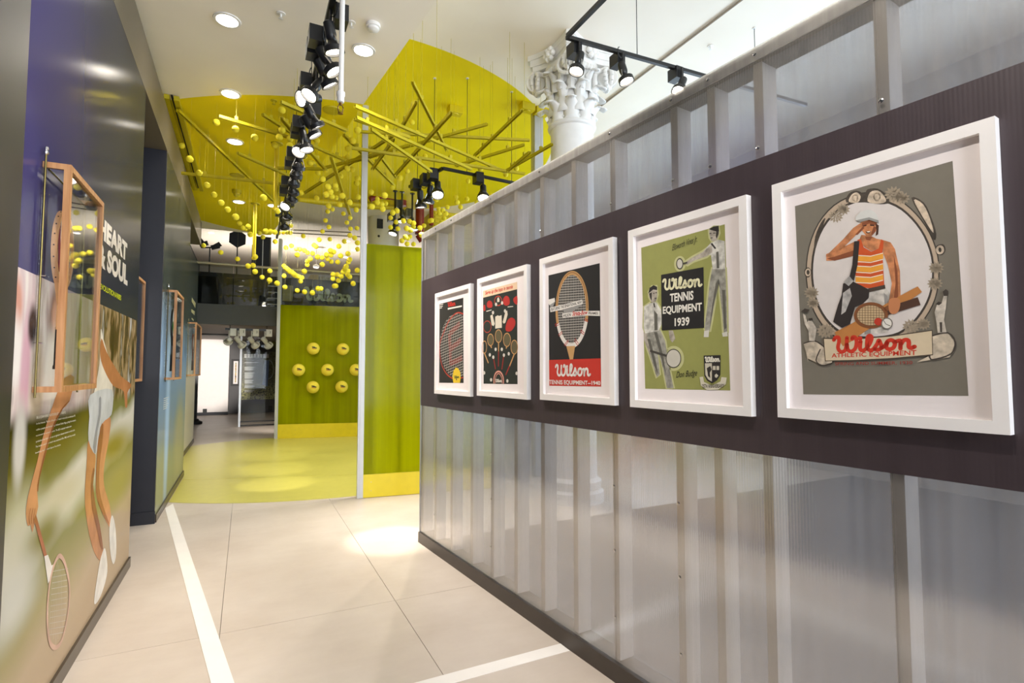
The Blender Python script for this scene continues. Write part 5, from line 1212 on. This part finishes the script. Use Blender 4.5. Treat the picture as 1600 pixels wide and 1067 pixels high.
# studio gear standing on the mezzanine
def stand_light(px, py0, Y, head, label):
    top = aty(px, py0, Y); t = thing('studio_light', (top.x, Y, ZF2 + .001), label, 'studio light', 'black studio gear on the mezzanine')
    MB().cyl((top.x, Y, ZF2 + .01), (top.x, Y, top.z), .015, 8).build('pole', black_metal, t)
    for k_ in range(3):
        a_ = k_ * 2.094 + .4; MB().tube([(top.x, Y, ZF2 + .35), (top.x + .3 * math.cos(a_), Y + .3 * math.sin(a_), ZF2 + .012)], .01, 6).build('leg', black_metal, t)
    mb = MB()
    if head == 'softbox':
        c = Vector((top.x, Y, top.z + .16)); n = 6; vs = [c + Vector((.22 * math.cos(i * math.pi / 3 + .5), -.12, .24 * math.sin(i * math.pi / 3 + .5))) for i in range(n)] + [c + Vector((.05 * math.cos(i * math.pi / 3 + .5), .12, .05 * math.sin(i * math.pi / 3 + .5))) for i in range(n)]
        mb.add(vs, [(i, (i + 1) % n, n + (i + 1) % n, n + i) for i in range(n)] + [tuple(range(n)), tuple(range(2 * n - 1, n - 1, -1))])
    else:
        for sx, sz in ((-.14, .10), (.12, .05)):
            mb.obox((top.x + sx, Y, top.z + sz), Vector((.94, 0, .34)), Vector((0, 1, 0)), Vector((-.34, 0, .94)), .10, .05, .05); mb.obox((top.x + sx * 1.5, Y - .06, top.z + sz + .04), Vector((.8, 0, .6)), Vector((0, 1, 0)), Vector((-.6, 0, .8)), .07, .01, .06)
        mb.bar((top.x - .2, Y, top.z), (top.x + .2, Y, top.z + .04), .03, .03)
    mb.build('head', black_matte, t)
stand_light(328, 388, 15.6, 'twin', 'black twin head studio light at the left end of the mezzanine')
stand_light(371, 384, 15.6, 'softbox', 'black faceted softbox light on the mezzanine')
a = aty(397, 412, 15.4); b = aty(424, 371, 15.4)
t = thing('black_backdrop', ((a.x + b.x) / 2, 15.4, ZF2), 'tall black backdrop panel beside the second yellow pipe', 'panel')
MB().box((a.x, 15.4, ZF2 + .001), (b.x, 15.45, b.z)).build('panel', black_matte, t); MB().box((a.x - .06, 15.36, ZF2 + .001), (a.x, 15.5, b.z - .25)).build('speaker', black_metal, t); MB().box(((a.x + b.x) / 2 - .01, 15.385, ZF2 + .2), ((a.x + b.x) / 2 + .01, 15.399, b.z - .1)).build('strap', white_metal, t)
# low parapet things behind: dark shelf line
tag(MB().box((-1.4, 16.4, ZF2 + .001), (3.6, 16.7, rz + .12)).build('shelf_unit', mat('dark_shelf', (44, 40, 38), .6)), 'long dark shelf unit across the rear of the mezzanine', 'shelf')
# ceiling lamps at the back of the white ceiling
for i, (px, py, lb) in enumerate(((330, 364, 'leftmost'), (466, 372, 'beside the far track end'), (393, 366, 'behind the second yellow pipe'), (424, 368, 'behind the post of the far partition'), (543, 377, 'right of the swarm of balls'), (494, 418, 'lowest, above the script sign'), (552, 391, 'far right'), (540, 402, 'below the far right one'))):
    z = ZUP
    p = atz(px, py, z - .01) if i != 5 else aty(px, py, 17.5)
    if p.y > YEND - .3: p = aty(px, py, YEND - .6)
    t = thing('ceiling_lamp', p, 'small bright lamp on the far mezzanine ceiling, %s' % lb, 'lamp', 'lamps over the mezzanine')
    MB().lathe(p, [(.075, 0), (.09, .02), (.09, .06), (.03, .10)], 18).build('housing', white_metal, t); MB().lathe(p - UP * .006, [(.07, 0), (.072, .005)], 18).build('lens', down_glow, t)
    zc_ = ceil_z(p.x, p.y)
    if zc_ - p.z > .12: MB().cyl(p + UP * .1, (p.x, p.y, zc_), .008, 6).build('stem', white_metal, t)
# unseen flood lamps added to brighten the mezzanine ceiling
for j, (x, y) in enumerate(((-.5, 17.6), (1.6, 17.6), (4.2, 17.0))):
    t = thing('added_flood_lamp', (x, y, 3.3), 'white upward flood lamp over the mezzanine shelf, %s of three' % ('left', 'middle', 'right')[j], 'lamp', 'upward flood lamps over the mezzanine')
    MB().lathe((x, y, 3.3), [(.05, 0), (.09, .05), (.085, .055), (.05, .03)], 16).build('shade', white_metal, t); MB().cyl((x, y, 3.31), (x, y, ZF2 + .001), .012, 8).build('pole', black_metal, t)
    spot_lamp(t, (x, y, 3.38), (0, -.15, 1), 170, 170, 1.0, .08)
# yellow pipe and beams across the upper ceiling at the back
p, q = aty(468, 312, 12.2), aty(560, 320, 12.2)
tag(MB().cyl(p, q + (q - p) * .9, .05, 12).build('yellow_duct_pipe', yellow_paint, None, True), 'fat yellow pipe crossing under the far edge of the yellow ceiling', 'pipe')
for (x0, y0, x1, y1, lb) in ((455, 359, 548, 363, 'upper'), (456, 364, 566, 370, 'lower')):
    p, q = aty(x0, y0, 14.2), aty(x1, y1, 14.2); tag(MB().cyl(p, q, .014, 8).build('ceiling_conduit', mat('conduit_dark', (110, 96, 84), .5)), 'thin dark conduit below the far white ceiling, %s of two' % lb, 'conduit')

# ------------------------------------------------------------------ rear right, seen above the near green partition
t = thing('wall_unit', aty(597, 380, 13.2), 'white rounded water heater style unit with a black label behind the post', 'appliance')
a, b = aty(580, 372, 13.2), aty(614, 330, 13.2); c = Vector(((a.x + b.x) / 2 + .1, 13.5, 0)); rr = (b.x - a.x) / 2 + .12
MB().lathe((c.x, c.y, a.z - .25), [(rr * .2, 0), (rr * .75, .05), (rr, .16), (rr, b.z - a.z + .1), (rr * .8, b.z - a.z + .2), (rr * .2, b.z - a.z + .25)], 36).build('tank', white_metal, t, True)
MB().box((c.x - .24, c.y - rr - .006, a.z + .25), (c.x - .10, c.y - rr + .04, a.z + .48)).build('label_plate', black_matte, t); MB().lathe((c.x - .2, c.y - rr - .005, a.z + .05), [(.03, 0), (.02, .02)], 12, Vector((0, -1, 0))).build('valve', black_matte, t)
t = thing('sprinkler_main', aty(655, 375, 11.8), 'dark red sprinkler pipes turning down behind the near green partition', 'pipe')
def redpipe(pts, r, Y): MB().tube([aty(x, y, Y) for x, y in pts], r, 12).build('pipe', red_pipe, t, True)
redpipe([(656, 292), (656, 350), (655, 366), (661, 376), (668, 378)], .10, 11.8); redpipe([(578, 312), (590, 306), (640, 311), (656, 311)], .06, 11.8); redpipe([(629, 300), (629, 322)], .09, 11.8); redpipe([(674, 318), (674, 352)], .05, 11.8)
# yellow machine with fins behind the partition edge
a, b = aty(676, 360, 12.2), aty(722, 305, 12.2)
t = thing('air_handler', ((a.x + b.x) / 2, 12.5, a.z - .4), 'yellow painted air handler box hung behind the partition edge', 'air handler')
MB().box((a.x, 12.2, a.z - .5), (b.x + .5, 12.9, b.z)).build('box', yellow_paint, t)
for i in range(9): MB().box((a.x + .05, 12.17, a.z - .4 + i * .1), (b.x + .45, 12.199, a.z - .34 + i * .1)).build('fin', yellow_board, t)
for i in range(14):
    x = a.x - .9 + i * .17; MB().cyl((x, 11.9, b.z - .02), (x, 11.9, b.z + .28), .008, 6).build('hanger_rod', chrome, t)
MB().bar((a.x - 1.0, 11.9, b.z - .03), (a.x + 1.6, 11.9, b.z - .03), .05, .04).build('hanger_rail', yellow_board, t)
# black clustered spotlights hanging in the rear
for px, py, aim, lb in ((628, 332, (0, -.2, -1), 'over the white tank'), (617, 352, (-.3, -.2, -1), 'lower left of the cluster'), (644, 345, (.2, -.1, -1), 'beside the red pipe')):
    p = aty(px, py, 11.2); track_head(p + UP * .2, aim, 'black spotlight hanging in the rear cluster, %s' % lb, 'rear cluster of black spotlights', 25, k=1.5)
    t = thing('suspension_pole', (p.x, p.y, p.z + .2), 'black pole carrying the rear spotlight %s' % lb, 'pole', 'rear spotlight poles')
    MB().cyl((p.x, p.y, p.z + .201), (p.x, p.y, ZUP), .02, 8).build('pole', black_metal, t); MB().lathe((p.x, p.y, ZUP - .02), [(.05, 0), (.05, .019)], 12).build('plate', black_metal, t)

# ------------------------------------------------------------------ lower back room
ww = atz(334, 648.5, 0); YW = ww.y; xl = aty(312, 600, YW).x; xr = aty(357, 600, YW).x
struct(MB().box((xl - .5, YW, 0), (xr, YW + .3, ZC2 - .001)).build('wall_back', mat('bright_wall', (232, 226, 224), .6, var=.02)))
struct(MB().box((xr + .001, YW + .5, 0), (2.6, YW + .62, ZC2 - .001)).build('wall_back', grey_paint))
struct(MB().box((xl - .5, YW - .02, 0), (xr + .005, YW - .001, .1)).build('baseboard_back', black_paint))
struct(MB().box((2.45, YB, 0), (2.6, YW + .5, ZC2 - .001)).build('wall_right', grey_paint))
YG = YW + .5
for px, py, Y, lb in ((320, 643, YW - .001, 'on the bright white wall'), (422, 638, YG - .001, 'on the dark grey wall')):
    p = aty(px, py, Y); t = thing('wall_socket', (p.x, p.y, p.z - .07), 'black wall socket plate low %s of the back room' % lb, 'socket', 'sockets in the back room')
    MB().box((p.x - .06, p.y - .012, p.z - .09), (p.x + .06, p.y - .0005, p.z + .09)).build('plate', black_matte, t); MB().box((p.x - .025, p.y - .016, p.z - .05), (p.x + .025, p.y - .0125, p.z + .05)).build('outlet', black_metal, t)
# small framed picture on the grey wall
BP = Pen((0, YG - .03, 0), (1, 0, 0), UP, (0, -1, 0)); BP.crop(360, 510, .1594)
a = aty(360.5, 603, YG - .03); b = aty(375.8, 561, YG - .03)
t = thing('framed_picture', ((a.x + b.x) / 2, YG - .02, a.z), 'dark framed colourful picture on the grey wall of the back room', 'picture')
for (u0, v0, u1, v1) in ((a.x, a.z, a.x + .07, b.z), (b.x - .07, a.z, b.x, b.z), (a.x + .07, a.z, b.x - .07, a.z + .07), (a.x + .07, b.z - .07, b.x - .07, b.z)): MB().box((u0, YG - .035, v0), (u1, YG - .001, v1)).build('frame_bar', black_matte, t)
pm = NT('picture_print'); _x, _y, _z = pm.pos(); pm.principled(pm.ramp(pm.noise(pm.P, 9, 3), [(.3, lin((60, 44, 30))), (.45, lin((206, 170, 100))), (.55, lin((120, 140, 120))), (.7, lin((226, 214, 180)))]), .5)
MB().box((a.x + .07, YG - .02, a.z + .07), (b.x - .07, YG - .001, b.z - .07)).build('mat_board', mat_white, t); MB().box((a.x + .12, YG - .0235, a.z + .12), (b.x - .12, YG - .0205, b.z - .12)).build('print', pm.m, t)
# freestanding glass frame and the graphic panel behind it
gp = atz(373.5, 667, 0); YP = gp.y
t = thing('glass_display_frame', (gp.x + .6, YP, 0), 'freestanding slim metal frame with clear glass in the back room', 'display frame')
zt = aty(378, 524, YP).z; xr2 = gp.x + 1.5
for x in (gp.x, xr2): MB().box((x - .025, YP - .025, 0), (x + .025, YP + .025, min(zt, ZC2 - .02))).build('upright', alu, t)
for z in (.02, .12): MB().box((gp.x + .026, YP - .02, z), (xr2 - .026, YP + .02, z + .03)).build('cross_rail', black_metal, t)
MB().box((gp.x + .026, YP - .004, .16), (xr2 - .026, YP + .004, min(zt, ZC2 - .02))).build('glass_pane', frame_glass, t)
GP = Pen((0, YG - .02, 0), (1, 0, 0), UP, (0, -1, 0)); GP.crop(360, 510, .1594)
a = aty(377, 624.5, YG - .02); b = aty(432, 549.5, YG - .02)
t = thing('graphic_panel', ((a.x + b.x) / 2, YG - .01, a.z), 'large printed story panel with bright headline and blue racket on the grey wall', 'panel')
gm_ = NT('story_print'); _x, _y, _z = gm_.pos(); f1 = gm_.noise(gm_.P, 26, 2); up = gm_.smooth(_z, a.z, (a.z + b.z) / 2)
gm_.principled(gm_.mix(up, gm_.ramp(f1, [(.35, lin((70, 66, 50))), (.6, lin((190, 186, 120)))]), gm_.ramp(f1, [(.35, lin((70, 68, 60))), (.65, lin((116, 112, 100)))])), .5)
MB().box((a.x, YG - .02, a.z), (b.x + .1, YG - .001, b.z)).build('board', gm_.m, t)
def gdraw(name, rgb, fn):
    mb = MB(); fn(mb); mb.build(name, mat('panel_ink_%d_%d_%d' % rgb, rgb, .5), t)
def paras(mb):
    for y0, y1, w_ in ((350, 372, 140), (396, 440, 100), (452, 512, 98), (524, 566, 92), (580, 612, 98), (624, 652, 98)):
        n = max(1, int((y1 - y0) / 12))
        for i in range(n): GP.poly(mb, [(138, y0 + i * 12), (138 + w_ - (i * 17 % 23), y0 + i * 12), (138 + w_ - (i * 17 % 23), y0 + i * 12 + 8), (138, y0 + i * 12 + 8)], .004)
gdraw('paragraphs', (196, 194, 188), paras)
gdraw('headline', (246, 244, 240), lambda mb: [GP.poly(mb, [(136 + i * 31, 270), (160 + i * 31, 270), (160 + i * 31, 308), (136 + i * 31, 308)], .004) for i in range(8)])
gdraw('racket_hoop', (170, 176, 180), lambda mb: GP.ring(mb, (372, 420), 50, 92, .025, .004))
gdraw('blue_handle', (130, 160, 220), lambda mb: GP.poly(mb, [(338, 330), (380, 330), (372, 470), (362, 590), (316, 570), (330, 440)], .006))
# back-room lighting track with white heads
zt2 = ZC2 - .10
p0, p1 = atz(352, 514, zt2), atz(424, 516, zt2)
t = thing('track_rail', (p0 + p1) / 2, 'black lighting track on the back room ceiling', 'lighting track')
MB().bar(p0, p1, .05, .05).build('rail', black_metal, t)
for f in (.1, .9):
    h = p0.lerp(p1, f); MB().cyl(h, (h.x, h.y, ZC2), .01, 6).build('suspension_rod', black_metal, t)
for i, (px, aim, lit, lb) in enumerate(((358, (-.30, .95, -.16), True, 'lit one at the left end'), (372, (.5, .6, -.6), False, 'second from left'), (393, (.5, .6, -.6), False, 'third from left'), (414, (.5, .6, -.6), False, 'right end'))):
    f = (px - 352) / 72.; h = p0.lerp(p1, f)
    if i == 0: aim = aty(323, 572, YW) - h
    track_head(h - UP * .025, aim, 'white spotlight on the back room track, %s' % lb, 'white spotlights in the back room', 1900 if i == 0 else 60, Vector((1, 0, 0)), 1.5, white_metal, lamp_glow if lit else white_metal, size=26 if i == 0 else 95)
# round black stanchion base by the far end of the exhibit wall
p = atz(311, 662, 0); t = thing('black_stand', (p.x - .12, p.y, 0), 'black column stand with a round foot at the end of the cream wall', 'stand')
MB().lathe((p.x - .12, p.y, 0), [(.2, 0), (.2, .06), (.12, .1), (.1, .14)], 20).build('foot', black_matte, t); MB().box((p.x - .22, p.y - .08, .13), (p.x - .06, p.y + .08, 1.38)).build('column', black_matte, t)
# ceiling vent in the back room
p = atz(333, 522, ZC2); t = thing('ceiling_vent', (p.x, p.y, ZC2 - .03), 'dark ceiling vent above the bright white wall', 'vent')
MB().box((p.x - .4, p.y - .2, ZC2 - .025), (p.x + .4, p.y + .2, ZC2 - .001)).build('frame', black_matte, t)
for i in range(4): MB().box((p.x - .36, p.y - .16 + i * .09, ZC2 - .032), (p.x + .36, p.y - .12 + i * .09, ZC2 - .0255)).build('slat', fascia_paint, t)
